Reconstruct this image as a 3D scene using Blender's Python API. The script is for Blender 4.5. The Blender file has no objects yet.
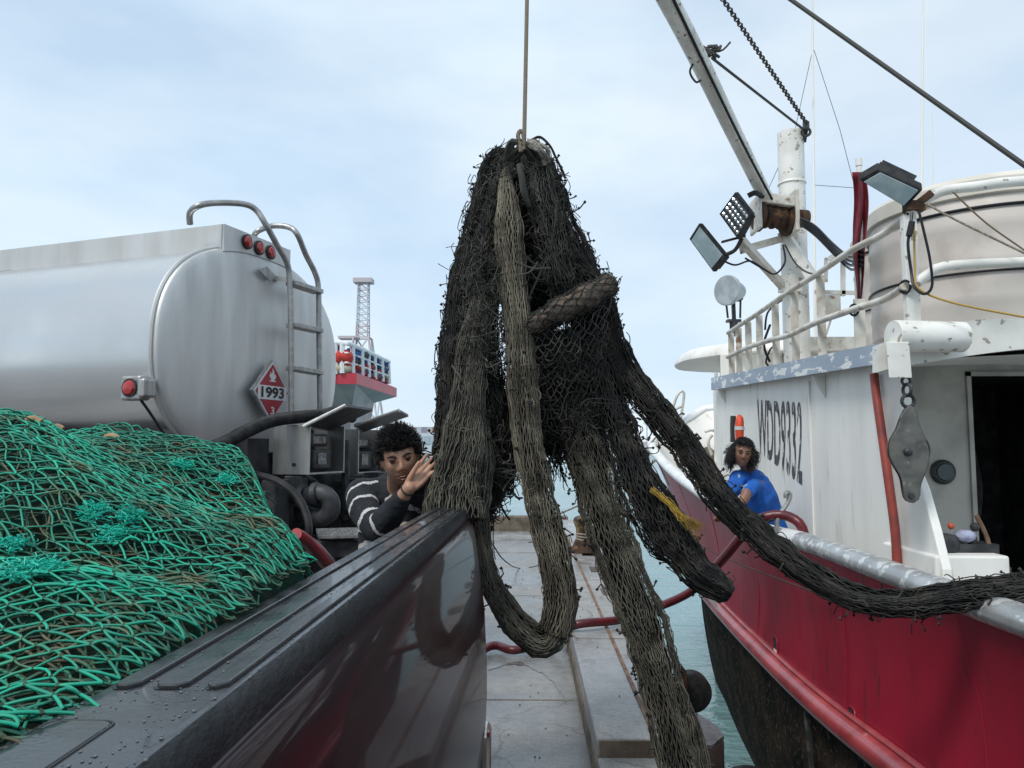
import bpy, math, random
import numpy as np
from mathutils import Vector, Matrix, noise as mnoise
from mathutils.bvhtree import BVHTree
random.seed(7); RNG = np.random.default_rng(11)
R = math.radians
sc = bpy.context.scene
COL = sc.collection

# ---------------------------------------------------------------- camera, world, sun
F = 760.0; CAMZ = 1.6; YAW = R(1.05); PITCH = math.atan(62 / 760.0)
cam_d = bpy.data.cameras.new('camera'); cam = bpy.data.objects.new('camera', cam_d); COL.objects.link(cam)
cam_d.sensor_width = 36; cam_d.lens = F * 36 / 1024; cam_d.clip_start = 0.02; cam_d.clip_end = 9000
cam.location = (0, 0, CAMZ); cam.rotation_euler = (math.pi / 2 + PITCH, 0, YAW)
sc.camera = cam
CM = Matrix.Rotation(YAW, 3, 'Z') @ Matrix.Rotation(math.pi / 2 + PITCH, 3, 'X')
sc.view_settings.view_transform = 'Standard'; sc.view_settings.look = 'None'
sc.view_settings.exposure = 0.62; sc.view_settings.gamma = 1; sc.view_settings.use_curve_mapping = False
sc.cycles.max_bounces = 6; sc.cycles.diffuse_bounces = 3; sc.cycles.glossy_bounces = 3
sc.cycles.use_denoising = True
SUN_EL, SUN_AZ = R(52), R(215)      # azimuth clockwise from +Y: behind the camera to the left
world = bpy.data.worlds.new('World'); sc.world = world; world.use_nodes = True
nt = world.node_tree; N = nt.nodes; L = nt.links
bg = N['Background']; bg.inputs['Strength'].default_value = 0.1
sky = N.new('ShaderNodeTexSky'); sky.sky_type = 'NISHITA'; sky.sun_disc = False
sky.sun_elevation = SUN_EL; sky.sun_rotation = SUN_AZ
tc = N.new('ShaderNodeTexCoord'); mp = N.new('ShaderNodeMapping'); mp.inputs['Scale'].default_value = (1.0, 1.0, 2.6)
mp.inputs['Location'].default_value = (0.35, 0.1, 0.2)
L.new(tc.outputs['Generated'], mp.inputs['Vector'])
n1 = N.new('ShaderNodeTexNoise'); n1.inputs['Scale'].default_value = 1.7; n1.inputs['Detail'].default_value = 5; n1.inputs['Roughness'].default_value = .5
n2 = N.new('ShaderNodeTexNoise'); n2.inputs['Scale'].default_value = 2.6; n2.inputs['Detail'].default_value = 6
L.new(mp.outputs[0], n1.inputs['Vector']); L.new(mp.outputs[0], n2.inputs['Vector'])
cr1 = N.new('ShaderNodeValToRGB'); cr1.color_ramp.elements[0].position = .36; cr1.color_ramp.elements[0].color = (.76, .76, .76, 1)
cr1.color_ramp.elements[1].position = .58; cr1.color_ramp.elements[1].color = (1, 1, 1, 1)
L.new(n1.outputs['Fac'], cr1.inputs[0])
cr2 = N.new('ShaderNodeValToRGB'); cr2.color_ramp.elements[0].position = .32; cr2.color_ramp.elements[0].color = (4.1, 5.25, 6.45, 1)
cr2.color_ramp.elements[1].position = .68; cr2.color_ramp.elements[1].color = (5.75, 6.5, 7.05, 1)
L.new(n2.outputs['Fac'], cr2.inputs[0])
mx = N.new('ShaderNodeMix'); mx.data_type = 'RGBA'
L.new(cr1.outputs[0], mx.inputs[0]); L.new(sky.outputs[0], mx.inputs[6]); L.new(cr2.outputs[0], mx.inputs[7])
L.new(mx.outputs[2], bg.inputs['Color'])
sd = bpy.data.lights.new('sun', 'SUN'); sd.energy = 1.5; sd.angle = R(16); sd.color = (1, .96, .9)
sun = bpy.data.objects.new('sun', sd); COL.objects.link(sun)
dv = Vector((math.sin(SUN_AZ) * math.cos(SUN_EL), math.cos(SUN_AZ) * math.cos(SUN_EL), math.sin(SUN_EL)))
sun.rotation_euler = dv.to_track_quat('Z', 'Y').to_euler()

# ---------------------------------------------------------------- helpers
def W(px, py, Y):
    """point seen in direction (px, py) that stands Y metres ahead along the quay"""
    d = CM @ Vector(((px - 512) / F, (384 - py) / F, -1)); return Vector((0, 0, CAMZ)) + d * (Y / d.y)
def WZ(px, py, z):
    d = CM @ Vector(((px - 512) / F, (384 - py) / F, -1)); return Vector((0, 0, CAMZ)) + d * ((z - CAMZ) / d.z)
def WX(px, py, x):
    d = CM @ Vector(((px - 512) / F, (384 - py) / F, -1)); return Vector((0, 0, CAMZ)) + d * (x / d.x)
def hit(bvh, px, py):
    d = (CM @ Vector(((px - 512) / F, (384 - py) / F, -1))).normalized()
    return bvh.ray_cast(Vector((0, 0, CAMZ)), d)

def tag(o, label=None, cat=None, group=None, kind=None):
    if label: o['label'] = label
    if cat: o['category'] = cat
    if group: o['group'] = group
    if kind: o['kind'] = kind
    return o
def thing(name, label, cat, loc=(0, 0, 0), rz=0, group=None):
    o = bpy.data.objects.new(name, None); COL.objects.link(o); o.empty_display_size = .2
    o.location = loc; o.rotation_euler = (0, 0, rz); o['_m'] = 1
    del o['_m']
    return tag(o, label, cat, group)
def rootmat(o):
    while o.parent: o = o.parent
    return Matrix.Translation(o.location) @ o.rotation_euler.to_matrix().to_4x4() if o.type == 'EMPTY' else Matrix.Identity(4)
def link(name, me, parent=None):
    o = bpy.data.objects.new(name, me); COL.objects.link(o)
    if parent: o.parent = parent
    return o
def finish(name, V, Fc, mats, parent=None, midx=None, smooth=True, bevel=0, ang=40, seg=2):
    me = bpy.data.meshes.new(name)
    V = np.asarray(V, dtype=float)
    if parent:
        M = np.array(rootmat(parent).inverted()); V = V @ M[:3, :3].T + M[:3, 3]
    me.from_pydata(V.tolist(), [], [tuple(f) for f in Fc] if not isinstance(Fc, np.ndarray) else [f[:3] if f[2] == f[-1] else f for f in Fc.tolist()])
    for m in (mats if isinstance(mats, (list, tuple)) else [mats]): me.materials.append(m)
    if midx is not None: me.polygons.foreach_set('material_index', np.asarray(midx, dtype=np.int32))
    me.polygons.foreach_set('use_smooth', [bool(smooth)] * len(me.polygons))
    if smooth: me.set_sharp_from_angle(angle=R(ang))
    me.update()
    o = link(name, me, parent)
    if bevel:
        b = o.modifiers.new('bevel', 'BEVEL'); b.width = bevel; b.segments = seg; b.limit_method = 'ANGLE'; b.angle_limit = R(50)
    return o
def catmull(P, n, closed=False):
    P = np.asarray(P, float); k = len(P)
    if k == 2: t = np.linspace(0, 1, n)[:, None]; return P[0] * (1 - t) + P[1] * t
    d = np.r_[0, np.cumsum(np.linalg.norm(np.diff(P[:, :3], axis=0), axis=1))]
    tt = np.linspace(0, d[-1], n); out = []
    for t in tt:
        i = min(max(np.searchsorted(d, t) - 1, 0), k - 2); u = (t - d[i]) / max(d[i + 1] - d[i], 1e-9)
        p0, p1, p2, p3 = P[max(i - 1, 0)], P[i], P[i + 1], P[min(i + 2, k - 1)]
        out.append(.5 * (2 * p1 + (p2 - p0) * u + (2 * p0 - 5 * p1 + 4 * p2 - p3) * u * u + (3 * p1 - p0 - 3 * p2 + p3) * u ** 3))
    return np.array(out)
def frames(P):
    P = np.asarray(P, float); T = np.gradient(P, axis=0); T /= np.linalg.norm(T, axis=1)[:, None] + 1e-12
    ref = np.array([0, 0, 1.]) if abs(T[0][2]) < .9 else np.array([1., 0, 0])
    n = np.cross(T[0], ref); n /= np.linalg.norm(n); Ns = [n]
    for i in range(1, len(P)):
        n = Ns[-1] - T[i] * np.dot(Ns[-1], T[i]); n /= np.linalg.norm(n) + 1e-12; Ns.append(n)
    Ns = np.array(Ns); return T, Ns, np.cross(T, Ns)
class MB:
    def __init__(s): s.v = []; s.f = []; s.m = []
    def add(s, V, Fc, m=0):
        b = len(s.v); s.v += [tuple(map(float, p)) for p in V]
        s.f += [tuple(int(i) + b for i in f) for f in Fc]; s.m += [m] * len(Fc); return s
    def box(s, c, size, rot=None, m=0):
        c = Vector(c); h = Vector(size) / 2; P = []
        for x in (-1, 1):
            for y in (-1, 1):
                for z in (-1, 1):
                    p = Vector((x * h.x, y * h.y, z * h.z))
                    if rot is not None: p = rot @ p
                    P.append(c + p)
        return s.add(P, [(0, 1, 3, 2), (4, 6, 7, 5), (0, 4, 5, 1), (2, 3, 7, 6), (0, 2, 6, 4), (1, 5, 7, 3)], m)
    def bar(s, a, b, w, h, up=(0, 0, 1), m=0):
        a = Vector(a); b = Vector(b); y = (b - a).normalized(); x = y.cross(Vector(up)).normalized(); z = x.cross(y)
        return s.box((a + b) / 2, (w, (b - a).length, h), Matrix((x, y, z)).transposed(), m)
    def hexa(s, P, m=0):     # 4 bottom + 4 top points
        return s.add(P, [(3, 2, 1, 0), (4, 5, 6, 7), (0, 1, 5, 4), (1, 2, 6, 5), (2, 3, 7, 6), (3, 0, 4, 7)], m)
    def tube(s, P, r, n=10, m=0, caps=True, flat=1.0):
        P = np.asarray([tuple(p) for p in P], float); k = len(P); r = np.broadcast_to(np.asarray(r, float), (k,))
        T, A, B = frames(P); th = np.arange(n) * 2 * math.pi / n
        V = P[:, None] + r[:, None, None] * (np.cos(th)[None, :, None] * A[:, None] + flat * np.sin(th)[None, :, None] * B[:, None])
        Fc = [(i * n + j, i * n + (j + 1) % n, (i + 1) * n + (j + 1) % n, (i + 1) * n + j) for i in range(k - 1) for j in range(n)]
        if caps: Fc += [tuple(range(n))[::-1], tuple((k - 1) * n + j for j in range(n))]
        return s.add(V.reshape(-1, 3), Fc, m)
    def stube(s, C, r, n=10, k=24, m=0, caps=True, flat=1.0):
        if np.ndim(r): Q = catmull(np.c_[np.array([tuple(c) for c in C]), r], k); return s.tube(Q[:, :3], Q[:, 3], n, m, caps, flat)
        return s.tube(catmull([tuple(c) for c in C], k), r, n, m, caps, flat)
    def lathe(s, c, prof, n=32, axis=(0, 0, 1), m=0):
        ax = Vector(axis).normalized(); q = ax.to_track_quat('Z', 'Y').to_matrix(); c = Vector(c); V = []
        for r, z in prof:
            for j in range(n):
                t = 2 * math.pi * j / n; V.append(c + q @ Vector((r * math.cos(t), r * math.sin(t), z)))
        k = len(prof)
        Fc = [(i * n + j, i * n + (j + 1) % n, (i + 1) * n + (j + 1) % n, (i + 1) * n + j) for i in range(k - 1) for j in range(n)]
        Fc += [tuple(range(n))[::-1], tuple((k - 1) * n + j for j in range(n))]
        return s.add(V, Fc, m)
    def grid(s, G, m=0, cu=False, cv=False):
        G = np.asarray(G, float); a, b = G.shape[:2]
        Fc = [(i * b + j, ((i + 1) % a) * b + j, ((i + 1) % a) * b + (j + 1) % b, i * b + (j + 1) % b) for i in range(a if cu else a - 1) for j in range(b if cv else b - 1)]
        return s.add(G.reshape(-1, 3), Fc, m)
    def prism(s, poly, d, m=0):      # polygon of 3-D points extruded by vector d
        n = len(poly); P = [Vector(p) for p in poly]; d = Vector(d)
        return s.add(P + [p + d for p in P], [tuple(range(n))[::-1], tuple(range(n, 2 * n))] + [(i, (i + 1) % n, n + (i + 1) % n, n + i) for i in range(n)], m)
    def ball(s, c, r, m=0, n=10, k=7, sc=(1, 1, 1)):
        G = []
        for i in range(k):
            ph = math.pi * i / (k - 1); G.append([(c[0] + sc[0] * r * math.sin(ph) * math.cos(2 * math.pi * j / n), c[1] + sc[1] * r * math.sin(ph) * math.sin(2 * math.pi * j / n), c[2] + sc[2] * r * math.cos(ph)) for j in range(n)])
        return s.grid(G, m, cv=True)
    def torus(s, c, R_, r, axis=(0, 0, 1), n=32, k=8, m=0, rz=1):
        q = Vector(axis).normalized().to_track_quat('Z', 'Y').to_matrix(); G = []
        for i in range(n):
            t = 2 * math.pi * i / n; G.append([tuple(Vector(c) + q @ Vector(((R_ + r * math.cos(u)) * math.cos(t), (R_ + r * math.cos(u)) * math.sin(t), rz * r * math.sin(u)))) for u in [2 * math.pi * j / k for j in range(k)]])
        return s.grid(G, m, cu=True, cv=True)
    def build(s, name, mats, parent=None, smooth=True, bevel=0, ang=40, seg=2):
        return finish(name, s.v, s.f, mats, parent, s.m, smooth, bevel, ang, seg)

def cords(P, r, sides=4):
    """P (N,K,3) many thin cords -> verts, faces (numpy)"""
    P = np.asarray(P, float); n, k = P.shape[:2]
    T = np.gradient(P, axis=1); T /= np.linalg.norm(T, axis=2, keepdims=True) + 1e-12
    ref = np.array([.31, .52, .79]); A = np.cross(T, ref); A /= np.linalg.norm(A, axis=2, keepdims=True) + 1e-12; B = np.cross(T, A)
    th = np.arange(sides) * 2 * math.pi / sides; r = np.broadcast_to(np.asarray(r, float), (n, k))
    V = P[:, :, None] + r[:, :, None, None] * (np.cos(th)[:, None] * A[:, :, None] + np.sin(th)[:, None] * B[:, :, None])
    base = (np.arange(n)[:, None, None] * k + np.arange(k - 1)[None, :, None]) * sides
    j = np.arange(sides)[None, None, :]; j2 = (j + 1) % sides
    Fc = np.stack([base + j, base + j2, base + sides + j2, base + sides + j], -1).reshape(-1, 4)
    return V.reshape(-1, 3), Fc
def merge(parts):
    V = []; Fc = []; b = 0
    for v, f in parts: V.append(v); Fc.append(f + b); b += len(v)
    return np.concatenate(V), np.concatenate(Fc)
def knots(C, r):
    C = np.asarray(C, float); o = np.array([[1, 0, 0], [-1, 0, 0], [0, 1, 0], [0, -1, 0], [0, 0, 1], [0, 0, -1.]])
    f = np.array([[0, 2, 4], [2, 1, 4], [1, 3, 4], [3, 0, 4], [2, 0, 5], [1, 2, 5], [3, 1, 5], [0, 3, 5]])
    rr = r * RNG.uniform(.7, 1.3, (len(C), 6, 1)); V = C[:, None] + o[None] * rr
    Fc = (f[None] + (np.arange(len(C)) * 6)[:, None, None]).reshape(-1, 3)
    return V.reshape(-1, 3), np.c_[Fc, Fc[:, :1]][:, :3]

# ---------------------------------------------------------------- materials
def mat(name, c1, c2=None, rough=.6, metal=0, scale=8, lo=.4, hi=.6, bump=0, bscale=None, detail=6, c3=None, s3=30, lo3=.6, hi3=.66,
        island=0, rough2=None, stretch=None, coat=0, spec=None, bdist=.01, alpha=None):
    m = bpy.data.materials.new(name); m.use_nodes = True; N = m.node_tree.nodes; L = m.node_tree.links; b = N['Principled BSDF']
    b.inputs['Roughness'].default_value = rough; b.inputs['Metallic'].default_value = metal
    if coat: b.inputs['Coat Weight'].default_value = coat; b.inputs['Coat Roughness'].default_value = .04
    if spec is not None: b.inputs['Specular IOR Level'].default_value = spec
    b.inputs['Base Color'].default_value = (*c1, 1)
    tc = N.new('ShaderNodeTexCoord'); mp = N.new('ShaderNodeMapping'); L.new(tc.outputs['Object'], mp.inputs[0])
    if stretch: mp.inputs['Scale'].default_value = stretch
    out = None
    def nz(s, d=detail):
        n = N.new('ShaderNodeTexNoise'); n.inputs['Scale'].default_value = s; n.inputs['Detail'].default_value = d; L.new(mp.outputs[0], n.inputs['Vector']); return n
    def ramp(src, a, bb, ca=(0, 0, 0, 1), cb=(1, 1, 1, 1)):
        r = N.new('ShaderNodeValToRGB'); e = r.color_ramp.elements; e[0].position = a; e[1].position = bb; e[0].color = ca; e[1].color = cb; L.new(src, r.inputs[0]); return r
    def mixc(f, a, bb):
        x = N.new('ShaderNodeMix'); x.data_type = 'RGBA'; L.new(f, x.inputs[0])
        for i, v in ((6, a), (7, bb)):
            if isinstance(v, tuple): x.inputs[i].default_value = (*v, 1)
            else: L.new(v, x.inputs[i])
        return x.outputs[2]
    col = c1; n0 = None
    if c2:
        n0 = nz(scale); r = ramp(n0.outputs['Fac'], lo, hi); col = mixc(r.outputs[0], c1, c2)
        if rough2 is not None:
            rr = ramp(n0.outputs['Fac'], lo, hi, (rough,) * 3 + (1,), (rough2,) * 3 + (1,)); L.new(rr.outputs[0], b.inputs['Roughness'])
    if c3:
        n3 = nz(s3); r3 = ramp(n3.outputs['Fac'], lo3, hi3); col = mixc(r3.outputs[0], col, c3)
    if island:
        g = N.new('ShaderNodeNewGeometry'); h = N.new('ShaderNodeHueSaturation'); mr = N.new('ShaderNodeMapRange')
        mr.inputs['To Min'].default_value = 1 - island; mr.inputs['To Max'].default_value = 1 + island
        L.new(g.outputs['Random Per Island'], mr.inputs['Value']); L.new(mr.outputs[0], h.inputs['Value'])
        if isinstance(col, tuple): h.inputs['Color'].default_value = (*col, 1)
        else: L.new(col, h.inputs['Color'])
        col = h.outputs[0]
    if not isinstance(col, tuple): L.new(col, b.inputs['Base Color'])
    if bump:
        nb = nz(bscale or scale * 3, 5); bp = N.new('ShaderNodeBump'); bp.inputs['Strength'].default_value = bump; bp.inputs['Distance'].default_value = bdist
        L.new(nb.outputs['Fac'], bp.inputs['Height']); L.new(bp.outputs[0], b.inputs['Normal'])
    return m
M = {}
M['concrete'] = mat('wet concrete', (.215, .22, .225), (.33, .335, .34), .3, scale=1.6, lo=.38, hi=.62, bump=.5, bscale=45, c3=(.10, .10, .10), s3=4.2, lo3=.58, hi3=.74, rough2=.65, bdist=.005, detail=10)
M['cap'] = mat('kerb concrete', (.27, .27, .27), (.40, .40, .395), .4, scale=2.6, lo=.38, hi=.62, bump=.5, bscale=50, c3=(.13, .12, .105), s3=5, lo3=.57, hi3=.72, bdist=.005, detail=10, rough2=.65)
M['brownface'] = mat('stained concrete', (.17, .145, .115), (.10, .08, .06), .7, scale=6, bump=.5, bscale=40)
M['rust'] = mat('rust', (.13, .06, .03), (.05, .03, .022), .8, scale=14, bump=.5, bscale=60)
M['rustlt'] = mat('rusty steel', (.22, .14, .09), (.12, .06, .035), .75, scale=10, bump=.4, bscale=60)
M['white'] = mat('ship white', (.80, .79, .75), (.70, .69, .64), .45, scale=2.2, lo=.4, hi=.7, bump=.2, bscale=7, c3=(.40, .33, .24), s3=5.5, lo3=.6, hi3=.82, stretch=(1.6, 1.6, .3), detail=9)
M['whitep'] = mat('chipped white paint', (.78, .77, .73), (.68, .67, .62), .5, scale=5, bump=.2, bscale=18, c3=(.34, .30, .26), s3=17, lo3=.62, hi3=.64, detail=10)
M['whiter'] = mat('rust stained white paint', (.66, .64, .58), (.5, .46, .39), .55, scale=7, bump=.2, bscale=18, c3=(.25, .12, .06), s3=13, lo3=.6, hi3=.72, detail=9)
M['band'] = mat('worn blue grey paint', (.29, .35, .43), (.34, .40, .48), .5, scale=4, c3=(.72, .73, .72), s3=9, lo3=.55, hi3=.565, bump=.2, bscale=12, stretch=(1, .5, 1.6), detail=12)
M['red'] = mat('red hull paint', (.34, .012, .034), (.27, .012, .03), .42, scale=2.4, bump=.3, bscale=5, c3=(.12, .02, .018), s3=14, lo3=.62, hi3=.74, coat=.1, stretch=(1, 1, .22), detail=9, bdist=.02)
M['rub'] = mat('red rubbing band paint', (.42, .06, .065), (.3, .03, .035), .3, scale=5, bump=.15, bscale=20, c3=(.55, .28, .26), s3=9, lo3=.66, hi3=.75, coat=.3)
M['boot'] = mat('black antifouling', (.012, .014, .014), (.028, .024, .022), .55, scale=3, bump=.4, bscale=18, c3=(.11, .085, .07), s3=6, lo3=.6, hi3=.75, stretch=(1, 1, .5))
M['caprail'] = mat('silver cap rail', (.36, .37, .37), (.50, .51, .51), .35, metal=.5, scale=5, c3=(.72, .72, .70), s3=17, lo3=.55, hi3=.58, bump=.3, bscale=16, detail=10)
M['capwhite'] = mat('white cap rail', (.80, .80, .79), (.70, .71, .71), .4, scale=4, c3=(.45, .48, .52), s3=12, lo3=.64, hi3=.67, bump=.2, bscale=16, detail=10)
M['alu'] = mat('brushed aluminium', (.66, .665, .67), (.56, .565, .57), .17, metal=.95, scale=1.5, rough2=.34, bump=.04, bscale=3, lo=.35, hi=.65, stretch=(1, 1, 1))
M['aluface'] = mat('dull aluminium', (.62, .62, .61), (.50, .50, .49), .48, metal=.75, scale=2.2, rough2=.6, lo=.35, hi=.7, stretch=(3, 3, .5), bump=.05, bscale=6)
M['steel'] = mat('weathered steel', (.42, .42, .41), (.3, .3, .29), .45, metal=.75, scale=9, bump=.1, stretch=(3, 3, .6))
M['tubegrey'] = mat('galvanised tube', (.40, .40, .39), (.3, .3, .29), .42, metal=.7, scale=20)
M['dark'] = mat('dark greasy metal', (.022, .023, .025), (.05, .05, .052), .55, scale=10, bump=.2)
M['dark2'] = mat('grey greasy metal', (.075, .078, .082), (.04, .042, .045), .5, metal=.3, scale=12, bump=.2)
M['rubber'] = mat('black rubber', (.016, .017, .018), (.035, .035, .036), .5, scale=20, bump=.2)
M['trim'] = mat('wet black bed cap', (.045, .047, .052), (.075, .078, .085), .22, scale=9, lo=.42, hi=.6, rough2=.45, bump=.25, bscale=160, bdist=.002, c3=(.11, .115, .12), s3=28, lo3=.6, hi3=.66)
M['trim2'] = mat('grained black bed cap', (.008, .009, .010), (.018, .019, .021), .5, spec=.25, scale=14, bump=.8, bscale=120, bdist=.004, stretch=(1, .5, 1))
M['groove'] = mat('bed cap groove', (.008, .008, .009), None, .3)
M['maroon'] = mat('glossy maroon car paint', (.035, .004, .009), (.028, .004, .008), .18, scale=3, coat=1.0, bump=.03, bscale=60, bdist=.002)
M['redlens'] = mat('red lens', (.35, .01, .012), None, .15, coat=.6)
M['hose'] = mat('maroon hose', (.12, .012, .018), (.08, .012, .016), .35, scale=12, bump=.1)
M['hosered'] = mat('red hose', (.36, .02, .03), (.26, .02, .03), .4, scale=12)
M['rope'] = mat('weathered rope', (.33, .29, .23), (.2, .17, .13), .85, scale=60, bump=.6, bscale=200)
M['wire'] = mat('steel wire', (.05, .05, .045), None, .6)
M['blackcable'] = mat('black cable', (.012, .013, .016), None, .4)
M['tankp'] = mat('translucent plastic tank', (.60, .55, .50), (.50, .45, .41), .5, scale=1.6, lo=.35, hi=.65, c3=(.40, .35, .31), s3=3.5, lo3=.55, hi3=.75, bump=.1, bscale=5)
M['tankp2'] = mat('pale plastic tank rim', (.68, .64, .56), (.58, .54, .47), .5, scale=3, bump=.1)
M['glass'] = mat('dark window glass', (.012, .016, .02), None, .06, spec=.8)
M['lens'] = mat('floodlight glass', (.25, .33, .36), (.35, .42, .44), .12, scale=9)
M['led'] = mat('led reflector', (.75, .78, .8), None, .2, metal=.6)
M['letters'] = mat('worn black lettering', (.03, .032, .035), (.06, .06, .065), .6, scale=10, c3=(.6, .6, .57), s3=38, lo3=.5, hi3=.56, stretch=(1, 1, .25))
M['flag'] = mat('faded red flag', (.19, .012, .026), (.10, .008, .016), .8, scale=12)
M['orange'] = mat('orange foam', (.75, .07, .02), (.6, .06, .02), .55, scale=10)
M['refl'] = mat('silver tape', (.6, .6, .6), None, .4)
for k_ in ('dark', 'dark2', 'rubber', 'rust', 'boot', 'brownface', 'wire', 'blackcable'):
    M[k_].node_tree.nodes['Principled BSDF'].inputs['Specular IOR Level'].default_value = .25
M['rust'] = mat('dark rust', (.085, .045, .028), (.035, .024, .02), .8, scale=14, bump=.6, bscale=60, c3=(.2, .1, .05), s3=11, lo3=.6, hi3=.7, spec=.25)
M['boot'] = mat('black antifouling', (.014, .013, .011), (.050, .036, .026), .75, scale=3.5, bump=.8, bscale=22, c3=(.15, .12, .10), s3=24, lo3=.6, hi3=.68, spec=.08, bdist=.02, detail=10)
M['maroon'] = mat('glossy maroon car paint', (.014, .0025, .005), (.011, .0025, .005), .35, scale=3, coat=.36, bump=.03, bscale=60, bdist=.002, spec=.15)
M['trim'] = mat('wet black bed cap', (.018, .019, .022), (.035, .037, .041), .22, scale=11, lo=.42, hi=.6, rough2=.42, bump=.35, bscale=150, bdist=.002, coat=.38)
M['letters'] = mat('worn black lettering', (.025, .027, .03), (.06, .06, .065), .6, scale=10, c3=(.55, .55, .52), s3=30, lo3=.58, hi3=.62, stretch=(1, 1, .3))
M['water'] = None

M['red'].node_tree.nodes['Principled BSDF'].inputs['Specular IOR Level'].default_value = .28
def concrete(name, dry, wet, seed, edge=False):
    m = bpy.data.materials.new(name); m.use_nodes = True; N = m.node_tree.nodes; L = m.node_tree.links; b = N['Principled BSDF']
    tc = N.new('ShaderNodeTexCoord'); mp = N.new('ShaderNodeMapping'); mp.inputs['Location'].default_value = (seed, seed, 0); L.new(tc.outputs['Object'], mp.inputs[0])
    def nz(s_, d=6, r=.6):
        n = N.new('ShaderNodeTexNoise'); n.inputs['Scale'].default_value = s_; n.inputs['Detail'].default_value = d; n.inputs['Roughness'].default_value = r; L.new(mp.outputs[0], n.inputs['Vector']); return n.outputs['Fac']
    def rp(src, a, bb, ca, cb):
        r = N.new('ShaderNodeValToRGB'); e = r.color_ramp.elements; e[0].position = a; e[1].position = bb; e[0].color = (*ca, 1); e[1].color = (*cb, 1); L.new(src, r.inputs[0]); return r.outputs[0]
    def mul(a, bb, f=1.0):
        x = N.new('ShaderNodeMix'); x.data_type = 'RGBA'; x.blend_type = 'MULTIPLY'; x.inputs[0].default_value = f; L.new(a, x.inputs[6]); L.new(bb, x.inputs[7]); return x.outputs[2]
    wetm = nz(.9, 8, .62); c = rp(wetm, .44, .58, wet, dry)
    c = mul(c, rp(nz(7, 10, .75), .3, .7, (.62, .61, .60), (1.1, 1.1, 1.1)))
    c = mul(c, rp(nz(55, 4, .8), .35, .6, (.72, .72, .72), (1.08, 1.08, 1.08)))
    v = N.new('ShaderNodeTexVoronoi'); v.feature = 'DISTANCE_TO_EDGE'; v.inputs['Scale'].default_value = .8; wv = N.new('ShaderNodeTexNoise'); wv.inputs['Scale'].default_value = 5; L.new(mp.outputs[0], wv.inputs['Vector'])
    ad = N.new('ShaderNodeMix'); ad.data_type = 'VECTOR'; ad.inputs[0].default_value = .2; L.new(mp.outputs[0], ad.inputs[4]); L.new(wv.outputs['Color'], ad.inputs[5]); L.new(ad.outputs[1], v.inputs['Vector'])
    c = mul(c, rp(v.outputs['Distance'], .002, .008, (.68, .66, .63), (1, 1, 1)))
    st = nz(2.3, 10, .7); c = mul(c, rp(st, .60, .72, (1, 1, 1), (.38, .34, .30)))
    L.new(c, b.inputs['Base Color']); L.new(rp(wetm, .42, .60, (.16,) * 3, (.62,) * 3), b.inputs['Roughness']); b.inputs['Specular IOR Level'].default_value = .4
    bp = N.new('ShaderNodeBump'); bp.inputs['Strength'].default_value = .5; bp.inputs['Distance'].default_value = .004; L.new(nz(60, 6, .7), bp.inputs['Height']); L.new(bp.outputs[0], b.inputs['Normal'])
    return m
M['concrete'] = concrete('wet quay concrete', (.33, .325, .315), (.20, .197, .193), 0)
M['cap'] = concrete('kerb concrete', (.37, .365, .355), (.27, .265, .26), 7)
def make_water():
    m = bpy.data.materials.new('harbour water'); m.use_nodes = True; N = m.node_tree.nodes; L = m.node_tree.links; b = N['Principled BSDF']
    b.inputs['Roughness'].default_value = .12; b.inputs['IOR'].default_value = 1.33
    tc = N.new('ShaderNodeTexCoord'); mp = N.new('ShaderNodeMapping'); mp.inputs['Scale'].default_value = (.5, 1, 1); L.new(tc.outputs['Object'], mp.inputs[0])
    a = N.new('ShaderNodeTexNoise'); a.inputs['Scale'].default_value = 1.8; a.inputs['Detail'].default_value = 5; a.inputs['Roughness'].default_value = .6
    c = N.new('ShaderNodeTexNoise'); c.inputs['Scale'].default_value = .25; c.inputs['Detail'].default_value = 3
    L.new(mp.outputs[0], a.inputs[0]); L.new(mp.outputs[0], c.inputs[0])
    r = N.new('ShaderNodeValToRGB'); r.color_ramp.elements[0].position = .3; r.color_ramp.elements[1].position = .7
    r.color_ramp.elements[0].color = (.15, .27, .285, 1); r.color_ramp.elements[1].color = (.20, .335, .345, 1)
    L.new(c.outputs['Fac'], r.inputs[0]); L.new(r.outputs[0], b.inputs['Base Color'])
    bp = N.new('ShaderNodeBump'); bp.inputs['Strength'].default_value = 1; bp.inputs['Distance'].default_value = .16
    L.new(a.outputs['Fac'], bp.inputs['Height']); L.new(bp.outputs[0], b.inputs['Normal'])
    return m
M['water'] = make_water()
# ================================================================ SETTING
def struct(o): return tag(o, kind='structure')
mb = MB(); mb.add([(-2500, -600, -1.3), (2500, -600, -1.3), (2500, 6000, -1.3), (-2500, 6000, -1.3)], [(0, 1, 2, 3)])
struct(mb.build('water', M['water'], smooth=False))
XC, XE = .332, .93                     # kerb face, quay edge
mb = MB(); mb.box((-20 + XC / 2, -5.6, -1.5), (40 + XC, 40.2, 3.0)); struct(mb.build('quay', M['concrete'], smooth=False))
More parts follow.
